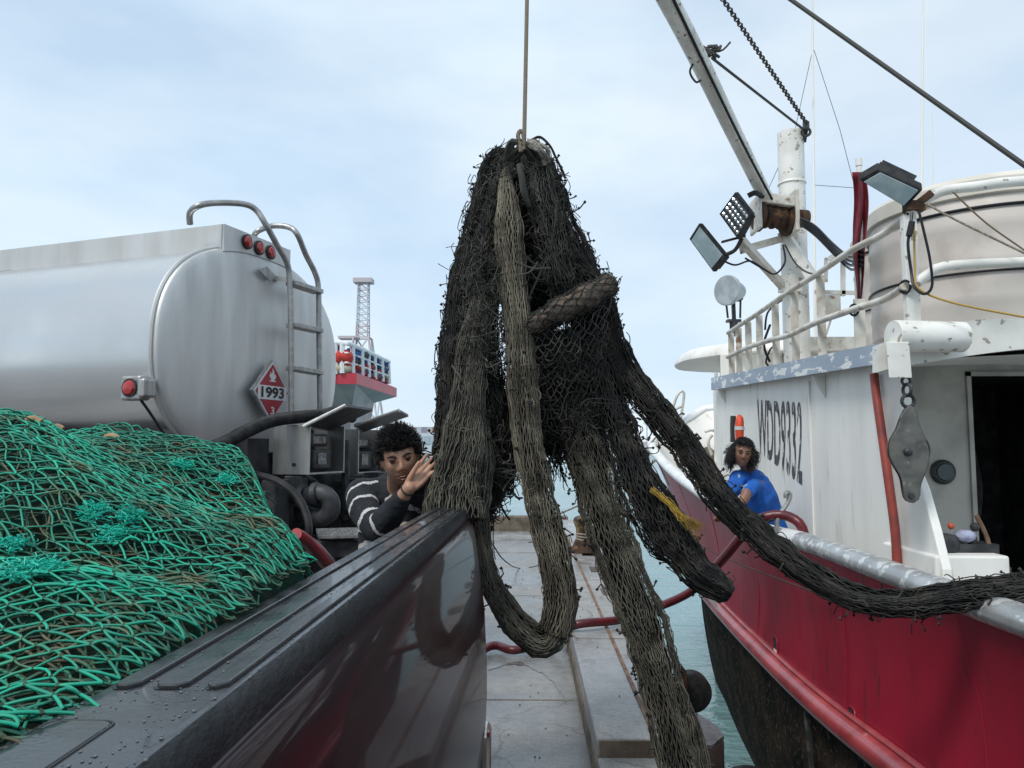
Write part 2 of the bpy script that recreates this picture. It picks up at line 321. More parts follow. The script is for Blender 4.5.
# joints and stains on the quay are real grooves
# raised edge beam in sections, with drainage notches on the water side
mb = MB(); mb.box(((XC + .84) / 2 + .001, -8.2, -1.43), (.84 - XC, 23.84, 3.14), m=0)
far = MB()
ys = [3.725, 7.2, 7.6, 8.5, 8.95, 9.75, 10.2, 14.5]; zt = .22
ys[0] = 7.2; ys = ys[1:]
far.hexa([(XC, 3.725, -1.4), (.84, 3.725, -1.4), (XE, 7.2, -1.4), (XC, 7.2, -1.4), (XC, 3.725, zt), (.84, 3.725, zt), (XE, 7.2, zt), (XC, 7.2, zt)])
for k in range(len(ys) - 1):
    a, b = ys[k], ys[k + 1]; notch = (k % 2 == 0)
    x1 = .72 if notch else XE
    far.box(((XC + x1) / 2, (a + b) / 2, (zt - 3) / 2), (x1 - XC, b - a, zt + 3), m=0)
    if notch: far.box(((.72 + XE) / 2, (a + b) / 2, -1.50), (XE - .72 - .004, b - a, 3.06), m=1)
o = struct(mb.build('quay_edge_beam', [M['cap'], M['brownface']], smooth=False, bevel=.012))
# the section's end wall reads brown and wet
struct(far.build('raised_edge_beam', [M['cap'], M['rust']], smooth=False, bevel=.012))
mb = MB(); mb.box(((XC + .84) / 2 - .002, 3.716, .176), (.84 - XC - .03, .012, .08)); struct(mb.build('beam_end_face', M['brownface'], smooth=False))
mb = MB(); mb.box((XC - .004, 3, .06), (.01, 20, .1)); struct(mb.build('kerb_face_stain', M['brownface'], smooth=False))
mb = MB(); mb.bar((.612, 3.8, zt + .003), (.618, 14, zt + .003), .022, .008); struct(mb.build('rusty_steel_strip', M['rustlt'], smooth=False))
mb = MB(); mb.box((-.8 + XC / 2, 14.62, -.9), (1.62 + XC + .9, .28, 2.35)); o = mb.build('quay_end_wall', M['brownface'], smooth=False, bevel=.02); struct(o)
# scattered pebbles
mb = MB()
for y in (4.95, 8.3, 11.6): mb.box((-4.3, y, .0012), (9.2, .012, .002))
for x in (-1.2, -3.2): mb.box((x, 4, .0012), (.010, 20, .002))
struct(mb.build('slab_joints', M['brownface'], smooth=False))
mb = MB()
for y in (5.6, 8.0, 11.0): mb.box(((XC + .84) / 2, y, zt + .0008), (.84 - XC - .03, .008, .002))
struct(mb.build('beam_joints', M['brownface'], smooth=False))
mb = MB(); P1 = [WZ(488, 668, .004), WZ(520, 663, .004), WZ(548, 676, .004), WZ(566, 700, .004)]; L0 = catmull(P1, 40); G = []
for i, p in enumerate(L0):
    w_ = .035 + .018 * math.sin(i * .9) + .012 * math.sin(i * 2.3); G.append([(p[0], p[1] - w_, .004), (p[0], p[1] + w_ * .8, .004)])
mb.grid(G); struct(mb.build('wet_drag_mark', mat('oily wet mark', (.09, .085, .08), (.17, .165, .16), .15, scale=30, lo=.45, hi=.6), smooth=False))
P = []
for i in range(70):
    x = random.uniform(-.1, .9); y = random.uniform(3, 12); P.append((x, y, (zt if x > XC + .02 else 0) + .003))
V, Fc = knots(np.array([p for p in P if not (.3 < p[0] < .37)]), .006); tag(finish('gravel', V, Fc, M['brownface'], smooth=False), kind='stuff')

# ---------------- mooring bollard
b0 = Vector((.76, 10.1, zt))
t = thing('mooring_bollard', 'rusty iron mooring bollard with a worn yellow top on the quay edge', 'bollard', b0)
mb = MB(); mb.hexa([b0 + Vector(p) for p in [(-.17, -.17, 0), (.17, -.17, 0), (.17, .17, 0), (-.17, .17, 0), (-.11, -.11, .15), (.11, -.11, .15), (.11, .11, .15), (-.11, .11, .15)]])
mb.build('base', M['rust'], t, smooth=False, bevel=.01)
mb = MB(); mb.lathe(b0 + Vector((-.02, 0, .12)), [(.10, 0), (.07, .06), (.062, .2), (.08, .27), (.082, .30), (.065, .335), (.03, .35)], 20, (-.14, 0, 1)); mb.build('post', mat('rusty yellow iron', (.05, .035, .025), (.20, .15, .05), .45, scale=11, bump=.4, lo=.52, hi=.6), t)
mb = MB()
for i in range(3): mb.torus(b0 + Vector((-.01, 0, .17 + .025 * i)), .088, .014, (.1, .15 * (i - 1), 1), 24, 6)
tag(mb.build('mooring_rope', M['rope']), 'turns of pale mooring rope wound round the bollard', 'rope')
def line(name, pts, r, m, label, cat='rope', n=30, group=None, sides=8):
    mb = MB(); mb.stube(pts, r, sides, n); return tag(mb.build(name, m), label, cat, group)
line('mooring_line', [b0 + Vector((.08, .02, .2)), W(613, 490, 10.4), W(656, 437, 11.0)], .014, M['rope'], 'pale mooring line rising from the bollard to the very tip of the red bow')
line('mooring_line', [W(548, 519, 12), W(598, 497, 10.9), W(619, 488, 10.6), W(655, 461, 10.3)], .014, M['rope'], 'pale mooring line reaching the bow rail lower down than the other')
line('wire', [b0 + Vector((.06, -.02, .2)), W(660, 531, 8.0), W(732, 561, 6.2), W(830, 598, 4.5), W(880, 615, 3.9)], .005, M['wire'], 'thin dark wire stretched along the red side of the boat', 'wire')
line('twine', [W(487, 531, 6.5), W(500, 556, 6.6), WZ(517, 568, .02), WZ(533, 567, .02), WZ(552, 560, .02)], .006, M['wire'], 'thin black twine lying on the wet concrete by the net loop', 'twine')

# ---------------- fenders on the quay wall
t = thing('rubber_fender', 'round black rubber fender end sticking out of the quay wall', 'fender', (1.16, 5.6, -.14))
mb = MB(); mb.lathe((1.165, 5.5, -.13), [(.03, 0), (.125, .0), (.138, .008), (.14, .09), (.13, .1)], 36, (-.05, 1, .05)); mb.build('rubber_cylinder', M['rubber'], t)
mb = MB(); mb.bar((.94, 5.5, .02), (1.03, 5.5, -.22), .05, .3, (0, 1, 0)); mb.stube([(.95, 5.45, .05), (1.02, 5.4, .1), (1.09, 5.4, .02), (1.07, 5.42, -.25)], .02, 8, 14); mb.build('bracket', M['rust'], t)
t = thing('fender_block', 'chamfered concrete fender block with a rusty brown side below the kerb', 'fender block', (1.07, 4.4, -.3))
mb = MB(); P0 = [(.85, 4.26), (1.0, 4.26), (1.10, 4.40), (1.10, 4.55), (1.03, 4.76), (.89, 4.8)]
mb.prism([(x, y, -.9) for x, y in P0], (0, 0, .87)); mb.build('block_body', M['brownface'], t, smooth=False, bevel=.01)
mb = MB(); mb.prism([(x, y, -.028) for x, y in P0], (0, 0, .02)); mb.build('block_top', M['cap'], t, smooth=False)
t = thing('tyre_fender', 'dark rubber tyre fender low on the quay wall nearest the camera', 'tyre', (1.2, 3.95, -.2))
mb = MB(); mb.torus((1.12, 4.05, -.22), .13, .06, (.15, -1, .1), 28, 10); mb.build('tyre', M['rubber'], t)
mb = MB(); mb.bar((.94, 4.05, -.05), (1.03, 4.05, -.15), .03, .03); mb.build('bracket', M['rust'], t)

# ================================================================ FISHING BOAT
boat = thing('fishing_boat', 'red hulled fishing boat with white wheelhouse, moored at the right of the quay', 'boat', (3.2, 4, -1.3))
def v3(*a): return [tuple(p) for p in a]
ST = [  # rail, rub line, waterline
    ((1.72, -6, 1.0), (1.74, -6, .15), (1.9, -6, -1.3)), ((1.72, -2, 1.0), (1.74, -2, .12), (1.9, -2, -1.3)), ((1.72, 1, .99), (1.74, 1, .1), (1.9, 1, -1.3)),
    ((1.72, 2.6, .985), (1.745, 2.5, .1), (1.9, 2.5, -1.3)), ((1.72, 3.6, .99), (1.755, 3.5, .09), (1.9, 3.5, -1.3)), ((1.72, 4.8, 1.0), (1.80, 4.9, .01), (1.93, 5.0, -1.3)),
    ((1.705, 6.0, .985), (1.86, 6.4, -.01), (2.03, 6.6, -1.3)), (W(703, 496, 7.6), (1.94, 7.8, -.02), (2.14, 7.9, -1.3)), (W(672, 473, 9.2), W(706, 592, 8.6), W(720, 682, 9.0)),
    (W(655, 455, 10.4), W(700, 586, 9.4), W(713, 671, 9.7)), (W(650, 446, 10.95), W(702, 588, 9.9), W(716, 672, 10.0)),
    (W(654, 438, 11.4), W(712, 592, 10.3), W(726, 674, 10.3)), (W(685, 420, 12.0), (3.1, 10.7, -.3), (3.3, 10.5, -1.3)), (W(720, 407, 12.1), (3.6, 10.6, -.3), (3.8, 10.2, -1.3)),
    ((4.3, 11.0, 2.0), (4.4, 9.6, -.1), (4.5, 9.0, -1.3)), ((4.85, 9.4, 1.6), (4.8, 8, 0), (4.75, 7.5, -1.3)), ((5.05, 7, 1.2), (4.95, 6, 0), (4.9, 6, -1.3)),
    ((5.1, 4, 1.0), (5.0, 4, .1), (4.95, 4, -1.3)), ((5.1, -2, 1.0), (5.0, -2, .1), (4.95, -2, -1.3)), ((5.1, -6, 1.0), (5.0, -6, .1), (4.95, -6, -1.3))]
NS = 150
RA = catmull([tuple(s[0]) for s in ST], NS)
def resample(idx):
    P = np.array([tuple(s[idx]) for s in ST]); Q = np.array([tuple(s[0]) for s in ST])
    d = np.r_[0, np.cumsum(np.linalg.norm(np.diff(Q, axis=0), axis=1))]; tt = np.linspace(0, d[-1], NS); k = len(P); out = []
    for t_ in tt:
        i = min(max(np.searchsorted(d, t_) - 1, 0), k - 2); u = (t_ - d[i]) / (d[i + 1] - d[i])
        p0, p1, p2, p3 = P[max(i - 1, 0)], P[i], P[i + 1], P[min(i + 2, k - 1)]
        out.append(.5 * (2 * p1 + (p2 - p0) * u + (2 * p0 - 5 * p1 + 4 * p2 - p3) * u * u + (3 * p1 - p0 - 3 * p2 + p3) * u ** 3))
    return np.array(out)
RB, RW = resample(1), resample(2)
# inward direction for thickness
Tn = np.gradient(RA, axis=0); Tn[:, 2] = 0; Tn /= np.linalg.norm(Tn, axis=1)[:, None]; IN = np.stack([Tn[:, 1], -Tn[:, 0], 0 * Tn[:, 0]], 1)
upper = []
for u in np.linspace(0, 1, 9):
    G = RA * (1 - u) + RB * u + IN * (.05 * math.sin(math.pi * u))[None] if False else RA * (1 - u) + RB * u + IN * (.05 * math.sin(math.pi * u))
    for i in range(NS):     # gentle plate waviness
        q = G[i]; w = mnoise.noise(Vector((q[1] * 1.3, q[2] * 2, 3))) * .008; G[i] = q + IN[i] * w
    upper.append(G)
lower = [RB * (1 - u) + RW * u + IN * (-.02 * math.sin(math.pi * u)) for u in np.linspace(0, 1, 9)] + [RW + IN * .25 - np.array([0, 0, 1.0])]
mb = MB(); mb.grid(upper, 0)
hull = mb.build('hull', [M['red']], boat)
mb2 = MB(); mb2.grid(lower); mb2.build('underwater_hull', M['boot'], boat)
inner = [RA + IN * .07, RB * .35 + RA * .65 + IN * .12, RB + IN * .16 + np.array([0, 0, .05])]
inn = MB(); inn.grid(inner, 0); inn.build('bulwark', M['white'], boat)
bvh_hull = BVHTree.FromPolygons([tuple(v) for v in mb.v], mb.f)
# cap rail: white at the bow, bare silver aft
sp = int(np.argmin(np.abs(RA[:75, 1] - 5.0)))
def cap(i0, i1, name, m):
    mb = MB(); Q = RA[i0:i1] + IN[i0:i1] * .035; mb.tube(Q, .072, 14, 0, True, .8); return mb.build(name, m, boat)
cap(0, sp + 1, 'cap_rail', M['caprail']); cap(sp, 90, 'cap_rail', M['capwhite']); cap(89, NS, 'cap_rail', M['white'])
mb = MB(); Q = RB.copy()[:84]; mb.tube(Q - IN[:84] * .01, .072, 14, flat=1.0); mb.tube(Q - IN[:84] * .005 + np.array([0, 0, .085]), .016, 6); mb.build('rubbing_band', M['rub'], boat)
# vertical guard strip below the band
mb = MB(); i = int(np.argmin(np.abs(RB[:75, 1] - 4.9)))
mb.tube([RB[i] * (1 - u) + RW[i] * u - IN[i] * .012 for u in np.linspace(0, 1, 8)], .03, 8); mb.build('guard_strip', mat('scuffed grey', (.2, .18, .17), (.04, .04, .04), .5, scale=9), boat)
# plate welds on the topsides
for y in (3.1, 4.45, 5.9, 7.5, 9.0):
    mb = MB(); i = int(np.argmin(np.abs(RA[:70, 1] - y))); mb.tube([RA[i] * (1 - u) + RB[i] * u + IN[i] * (.05 * math.sin(math.pi * u) - .001) for u in np.linspace(.08, .95, 12)], .002, 6); mb.build('plate_weld', M['red'], boat)
# freeing ports
for (px, py, w, h) in ((776, 648, .06, .15), (852, 720, .06, .13)):
    loc, nor, _, _ = hit(bvh_hull, px, py)
    nn = nor.normalized(); nn = -nn if nn.x > 0 else nn; uu = Vector((0, 0, 1)).cross(nn).normalized(); vv = nn.cross(uu); ce = loc + nn * .004
    def ell(sw, sh, lim=9): return [(sw * abs(math.cos(q)) ** .6 * (1 if math.cos(q) > 0 else -1), min(lim, sh * abs(math.sin(q)) ** .6 * (1 if math.sin(q) > 0 else -1))) for q in [2 * math.pi * k / 20 for k in range(20)]]
    mb = MB(); mb.prism([ce + uu * a_ + vv * b_ for a_, b_ in ell(w * .8, h / 2)], -nn * .04); fp = mb.build('freeing_port', M['dark'], boat, smooth=False)
    mb = MB(); mb.prism([ce + nn * .003 + uu * a_ + vv * b_ for a_, b_ in ell(w * .62, h * .44, -.01)], -nn * .002); mb.build('inner_plate', M['whitep'], fp, smooth=False)
    mb = MB(); P = [ce + uu * a_ + vv * b_ for a_, b_ in ell(w * .85, h / 2 * 1.04)]; P.append(P[0]); mb.tube(P, .005, 6, caps=False); mb.build('port_rim', M['red'], fp)
# deck
mb = MB(); idx = list(range(0, NS, 3)); mid = np.array([3.4, 4, .12])
ring = [tuple((RA[i] + IN[i] * .1)[:2]) + (.0 + max(0, RA[i][2] - 1.05) * .6,) for i in idx]
ctr = [(3.4, min(p[1], 9.5), p[2]) for p in ring]
mb.grid([ring, ctr]); mb.build('deck', mat('grey deck paint', (.3, .31, .32), (.2, .2, .2), .6, scale=4), boat, smooth=False)

# deckhouse: port wall plate, aft bulkhead, band, upper deck
XW = 2.2
def box3(x0, x1, y0, y1, z0, z1): return Vector(((x0 + x1) / 2, (y0 + y1) / 2, (z0 + z1) / 2)), (x1 - x0, y1 - y0, z1 - z0)
mb = MB()
zt0 = lambda y: 2.095 + (y - 4.35) * .036
prof = [(8.85, .25), (8.85, zt0(8.85)), (4.47, zt0(4.47)), (4.46, 1.72), (4.40, 1.5), (4.30, 1.36), (4.2, 1.15), (4.12, .95), (4.10, .0), (6, .0)]
mb.prism([(XW, y, z) for y, z in prof], (.05, 0, 0)); mb.build('deckhouse_wall', M['white'], boat, smooth=False, bevel=.008)
mb = MB(); mb.box(*box3(2.2, 4.7, 8.86, 8.95, .3, 2.3)); mb.build('forward_bulkhead', M['white'], boat, smooth=False)
# recess: aft bulkhead with a dark doorway
YB = 5.35; xd = XW + .82
dl = W(965, 372, YB)
bulk = mat('shaded cream paint', (.40, .39, .35), (.30, .29, .26), .55, scale=4, bump=.15)  # cream darkened so its colour carries the shade of the recess
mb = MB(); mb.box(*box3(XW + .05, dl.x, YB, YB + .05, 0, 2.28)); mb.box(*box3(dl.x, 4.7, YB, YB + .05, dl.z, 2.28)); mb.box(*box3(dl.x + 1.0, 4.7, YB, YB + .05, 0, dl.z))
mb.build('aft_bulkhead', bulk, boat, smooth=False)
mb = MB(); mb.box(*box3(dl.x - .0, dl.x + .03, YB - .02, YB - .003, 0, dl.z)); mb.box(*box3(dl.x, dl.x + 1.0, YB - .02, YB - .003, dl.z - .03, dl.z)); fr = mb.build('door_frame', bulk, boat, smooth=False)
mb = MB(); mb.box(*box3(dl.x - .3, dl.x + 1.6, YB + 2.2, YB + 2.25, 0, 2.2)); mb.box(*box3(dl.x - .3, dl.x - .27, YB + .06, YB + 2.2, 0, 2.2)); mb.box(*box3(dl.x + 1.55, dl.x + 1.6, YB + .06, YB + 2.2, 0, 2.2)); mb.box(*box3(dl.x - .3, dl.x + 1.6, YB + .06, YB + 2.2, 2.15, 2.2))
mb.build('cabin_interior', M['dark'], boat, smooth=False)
mb = MB()
mb.box(*box3(dl.x + .1, dl.x + .75, YB + 1.2, YB + 1.5, .75, .8)); mb.box(*box3(dl.x + .3, dl.x + .9, YB + 1.1, YB + 1.5, .1, .5)); mb.stube([(dl.x + .45, YB + .9, 1.9), (dl.x + .5, YB + .9, 1.3), (dl.x + .42, YB + .9, .9)], [.04, .1, .12], 8, 14)
mb.stube([(dl.x + .14, YB + .5, 1.45), (dl.x + .16, YB + .5, 1.2), (dl.x + .13, YB + .5, .7)], [.03, .09, .07], 8, 14, m=1)
mb.build('cabin_gear', [M['dark2'], mat('dark red cloth', (.12, .015, .015), None, .8)], boat)
g = W(943, 472, YB - .01); mb = MB(); mb.lathe(g + Vector((0, .01, 0)), [(.085, 0), (.085, .02), (.07, .035)], 24, (0, -1, 0)); pr = mb.build('porthole', M['dark2'], boat)
mb = MB(); mb.lathe(g + Vector((0, -.024, 0)), [(.06, 0), (.055, .012)], 24, (0, -1, 0)); mb.build('pane', M['glass'], pr)
# upper deck with blue-grey fascia along the side and white beam across the back
yb = [4.35, 4.6, 5.2, 6, 7, 8, 9.4]; lo = []; hi = []
for k, (px, p0, p1) in enumerate([(884, 345, 372), (868, 350, 374), (840, 357, 379), (812, 364, 384), (780, 371, 388), (750, 377, 390), (716, 380, 391)]):
    pass
def bandz(y): return 2.08 + (y - 4.35) * .036, 2.2 + (y - 4.35) * .04
A = []; B_ = []
for y in np.linspace(4.35, 8.7, 24):
    z0, z1 = bandz(y); x = 2.09 + .05 * max(0, (y - 6.5) / 3) ** 2; A.append((x, y, z0)); B_.append((x, y, z1))
mb = MB(); A = np.array(A); B_ = np.array(B_); t4 = np.array([.04, 0, 0]); mb.grid([A, B_, B_ + t4, A + t4], cu=True)
fas = mb.build('fascia', M['band'], boat, smooth=False)
mb = MB(); G = [];
for x in (2.13, 3, 4, 5.0): G.append([(x, y, bandz(y)[0] + .01 + .05 * math.sin((x - 2.13) / 2.87 * math.pi)) for y in np.linspace(4.40, 8.7, 10)])
mb.grid(G); G2 = [[(p[0], p[1], p[2] + .06) for p in r] for r in G]; mb.grid(G2); mb.build('upper_deck', M['white'], boat, smooth=False)
for (y, d) in ((5.6, .35), (8.4, .3)):
    mb = MB(); z0 = bandz(y)[0]; mb.prism([(2.197, y, z0 - .01), (2.10, y, z0 - .01), (2.197, y, z0 - d * .5)], (0, .015, 0)); mb.build('gusset', M['white'], boat, smooth=False)
mb = MB()
P0 = [W(878, 345, 4.35), W(960, 322, 4.35), W(1024, 318, 4.35), W(1180, 312, 4.35)]; P1 = [W(878, 372, 4.35), W(905, 366, 4.35), W(1024, 349, 4.35), W(1180, 342, 4.35)]
P0 = catmull([tuple(p) for p in P0], 16); P1 = catmull([tuple(p) for p in P1], 16); d = np.array([0, .07, 0])
mb.grid([P1, P0, P0 + d, P1 + d], cu=True); mb.add([P0[0], P1[0], P1[0] + d, P0[0] + d], [(0, 1, 2, 3)]); mb.build('aft_beam', M['whitep'], boat, smooth=False)
# red pipe down the wall
mb = MB(); mb.stube([WX(874, 374, 2.165), WX(877, 400, 2.16), WX(887, 470, 2.15), WX(895, 530, 2.15), WX(897, 566, 2.15)], .026, 10, 30); mb.build('drain_pipe', mat('red pipe paint', (.30, .05, .035), (.22, .04, .03), .5, scale=9), boat)
# weld seams / wall pipe
mb = MB(); mb.box(*box3(2.185, 2.199, 5.9, 5.912, .3, 2.1)); mb.build('wall_seam', M['white'], boat, smooth=False)

# call sign
def text_mesh(s, quad, name, m, parent=None, thick=.002, off=.0, push=(0, 0, 0), weight=.02):
    cu = bpy.data.curves.new('t', 'FONT'); cu.body = s; cu.offset = weight; cu.resolution_u = 4; cu.space_character = 1.0
    ob = bpy.data.objects.new('t', cu); COL.objects.link(ob); dg = bpy.context.evaluated_depsgraph_get(); dg.update()
    me = bpy.data.meshes.new_from_object(ob.evaluated_get(dg)); V = np.array([v.co[:] for v in me.vertices]); Fc = [tuple(p.vertices) for p in me.polygons]
    bpy.data.objects.remove(ob); bpy.data.curves.remove(cu); bpy.data.meshes.remove(me)
    x0, x1, y0, y1 = V[:, 0].min(), V[:, 0].max(), V[:, 1].min(), V[:, 1].max()
    u = ((V[:, 0] - x0) / (x1 - x0))[:, None]; v = ((V[:, 1] - y0) / (y1 - y0))[:, None]
    q = [np.array(tuple(p)) for p in quad]      # bl, br, tr, tl
    Q = q[0] * (1 - u) * (1 - v) + q[1] * u * (1 - v) + q[2] * u * v + q[3] * (1 - u) * v + np.array(push)
    return finish(name, Q, Fc, m, parent, smooth=False)
XT = XW - .003
text_mesh('WDD9332', [WX(758, 452, XT), WX(802, 487, XT), WX(802, 402, XT), WX(757, 399, XT)], 'call_sign_lettering', M['letters'], boat, weight=.012)

# railing of the upper deck
def rail_x(y): return 2.14 + .05 * max(0, (y - 6.5) / 3) ** 2
posts = [(731, 7.86), (738.5, 7.58), (748, 7.26), (759, 6.91), (775, 6.47), (794, 6.01), (820, 5.48), (857, 4.87)]
ztop = {731: 333, 738.5: 328, 748: 322, 759: 315, 775: 304, 794: 291, 820: 275, 857: 250}
zmid = {731: 357, 738.5: 353.5, 748: 349, 759: 345, 775: 340, 794: 335, 820: 323, 857: 310}
TP = []; MP = []
for px, D in posts:
    top = W(px, ztop[px], D); mid_ = W(px, zmid[px], D); x = top.x; z0 = bandz(D)[1] + .0
    mb = MB(); mb.box(*box3(x - .03, x + .03, D - .008, D + .008, z0 - .08, top.z)); 
    if px == 857: mb.v = []; mb.f = []; mb.m = []; mb.box(*box3(x - .035, x + .035, D - .01, D + .01, z0 - .08, W(857, 163, D).z - .9))
    mb.build('railing_post', M['whiter'], boat, smooth=False, bevel=.003); TP.append(top); MP.append(mid_)
c0 = 4.3; ct = W(908, 216, c0); cmid = W(908, 287, c0)
mb = MB(); x = ct.x; mb.box(*box3(x - .035, x + .04, c0 - .02, c0 + .03, 2.15, ct.z)); mb.build('railing_post', M['whitep'], boat, smooth=False, bevel=.004)
mb = MB(); mb.stube([p + Vector((-.03, 0, 0)) for p in TP] + [W(885, 233, 4.55), ct + Vector((0, 0, .01))], .022, 10, 60); mb.build('top_rail', M['whiter'], boat)
mb = MB(); mb.stube([p + Vector((-.035, 0, 0)) for p in MP] + [W(885, 299, 4.55), cmid + Vector((-.03, -.02, 0))], .022, 10, 60); mb.build('middle_rail', M['whiter'], boat)
mb = MB(); mb.stube([ct + Vector((0, -.03, 0)), W(916, 208, c0), W(940, 192, 4.25), W(980, 186, 4.2), W(1024, 181, 4.2), W(1200, 170, 4.2)], .028, 12, 40); mb.build('top_rail', M['whitep'], boat)
mb = MB(); mb.stube([W(912, 287, 4.25), W(930, 273, 4.22), W(948, 266, 4.2), W(1024, 262, 4.2), W(1200, 256, 4.2)], .028, 12, 40); mb.build('middle_rail', M['whitep'], boat)
for px in (908, 857):
    for c, D in ((zmid[857] if px == 857 else 287, 4.87 if px == 857 else c0),):
        q = W(px - 3, c, D - .02); mb = MB(); mb.torus(q, .035, .008, (.9, .4, .1), 16, 6); mb.build('lashing', M['blackcable'], boat)

# upper wheelhouse and its rounded brow
mb = MB(); mb.prism([(x, y, 2.25) for x, y in [(2.24, 8.75), (4.5, 8.75), (4.5, 10.4), (2.9, 10.4), (2.5, 9.8)]], (0, 0, .42)); mb.build('wheelhouse', M['white'], boat, smooth=False, bevel=.02)
mb = MB(); pts = []
for (x, y) in [(4.9, 8.45), (2.62, 8.45), (2.3, 8.8), (2.02, 9.3), (1.96, 9.7), (2.0, 10.2), (2.3, 10.8), (3.2, 11.1), (4.2, 10.9), (4.9, 10.3)]: pts.append((x, y, 2.66))
pts = pts[:1] + [tuple(p) for p in catmull(pts[1:], 40)]
top_ = [(3.4 + (x - 3.4) * .93, 9.6 + (y - 9.6) * .93, 2.80) for x, y, z in pts]; rim = [(x, y, 2.70) for x, y, z in pts]
mb.grid([pts, rim, top_], cv=True); mb.add(pts, [tuple(range(len(pts)))[::-1]]); mb.add(top_, [tuple(range(len(pts)))]); mb.build('roof_brow', M['white'], boat, ang=60)
for (px0, px1, py0, py1) in ((781, 795, 342, 366), (828, 852, 344, 358)):
    a = W(px0, py1, 8.73); b = W(px1, py0, 8.73); mb = MB(); mb.box(*box3(a.x, b.x, 8.725, 8.745, a.z, b.z)); wn = mb.build('window', M['glass'], boat, smooth=False)
    mb = MB()
    for s in (0, 1): mb.box(*box3(a.x - .03, b.x + .03, 8.71, 8.747, (a.z, b.z)[s] - .015, (a.z, b.z)[s] + .015)); mb.box(*box3((a.x, b.x)[s] - .015, (a.x, b.x)[s] + .015, 8.715, 8.746, a.z, b.z))
    mb.build('frame', M['whiter'], wn, smooth=False)
a = W(826, 337, 8.4); mb = MB(); mb.box(*box3(W(800, 337, 8.4).x, W(870, 337, 8.4).x, 8.3, 8.44, 2.64, 2.79)); mb.build('roof_coaming', M['whiter'], boat, smooth=False)

# mast, boom, winch head, brackets
mx0 = W(797, 350, 7.5)
mb = MB(); r = .127; zt_ = W(797, 133, 7.5).z; mb.lathe((mx0.x, 7.5, 2.2), [(r, 0), (r, zt_ - 2.2), (r - .01, zt_ - 2.2 + .005)], 32); mb.lathe((mx0.x, 7.5, W(797, 185, 7.5).z), [(r + .002, 0), (r + .012, .006), (r + .002, .03)], 32); mast = mb.build('mast', M['whitep'], boat)
mb = MB(); mb.stube([W(767, 200, 7.15), W(735, 135, 6.5), W(668, 0, 5.3), (.0, 3.95, 5.45)], [.068, .07, .075, .08], 16, 30)
boom = mb.build('boom', mat('scuffed boom paint', (.78, .76, .71), (.62, .6, .55), .5, scale=6, c3=(.2, .1, .06), s3=22, lo3=.64, hi3=.68), boat)
mb = MB(); mb.stube([W(772, 199, 7.0), W(738, 134, 6.35), W(668, -12, 5.15)], .012, 6, 20); mb.build('hydraulic_line', M['blackcable'], boom)
hw = W(778, 217, 7.15); ax = (1, .15, -.03)
mb = MB(); wl = [(.05, -.26), (.17, -.25), (.18, -.235), (.18, -.21), (.12, -.2)]
for k in range(6): wl += [(.12 + .016 * (k % 2), -.18 + .045 * k), (.14 - .016 * (k % 2), -.16 + .045 * k)]
wl += [(.12, .08), (.2, .09), (.21, .12), (.2, .15), (.08, .16), (.08, .24), (.10, .25), (.10, .34), (.05, .36)]
mb.lathe(hw, [(a_ * .85, b_ * .85) for a_, b_ in wl], 24, ax); wh = mb.build('winch_head', M['rust'], boat)
mb = MB(); mb.box(hw + Vector((-.04, .0, .13)), (.36, .3, .1), Matrix.Rotation(.15, 3, 'Y')); mb.box(hw + Vector((-.21, 0, .02)), (.03, .32, .33)); mb.box(hw + Vector((.13, 0, .02)), (.04, .34, .4)); mb.build('winch_frame', M['whiter'], boat, smooth=False, bevel=.012)
mb = MB(); mb.bar(W(742, 250, 7.0), W(795, 235, 7.4), .06, .07); mb.build('bracket_arm', M['whiter'], boat, smooth=False)
mb = MB(); mb.bar(W(741, 240, 6.95), W(787, 291, 7.4), .07, .06); mb.build('bracket_arm', M['whiter'], boat, smooth=False)
mb = MB(); mb.bar(W(783, 232, 7.3), W(812, 277, 7.1), .08, .09); mb.box(W(790, 284, 7.38), (.2, .12, .16)); mb.build('bracket_arm', M['whitep'], boat, smooth=False)
mb = MB()
for k in range(4): mb.stube([W(800, 218 + 2 * k, 7.0), W(815, 226 + 3 * k, 6.7), W(832, 243 + 3 * k, 6.3), W(850, 257 + 4 * k, 5.6 + .2 * k), W(862, 250 + 5 * k, 4.9)], .011, 6, 26)
mb.stube([W(783, 245, 7.0), W(785, 262, 6.9), W(775, 274, 6.9), W(762, 268, 6.8), W(745, 258, 6.8)], .009, 6, 24)
mb.stube([W(722, 260, 6.8), W(735, 265, 6.8), W(750, 261, 6.8), W(762, 268, 6.8)], .009, 6, 24)
mb.stube([W(785, 245, 7), W(797, 265, 6.6), W(815, 274, 5.8), W(835, 262, 5.3), W(850, 250, 5.0)], .008, 6, 24); mb.build('cable', M['blackcable'], boat)

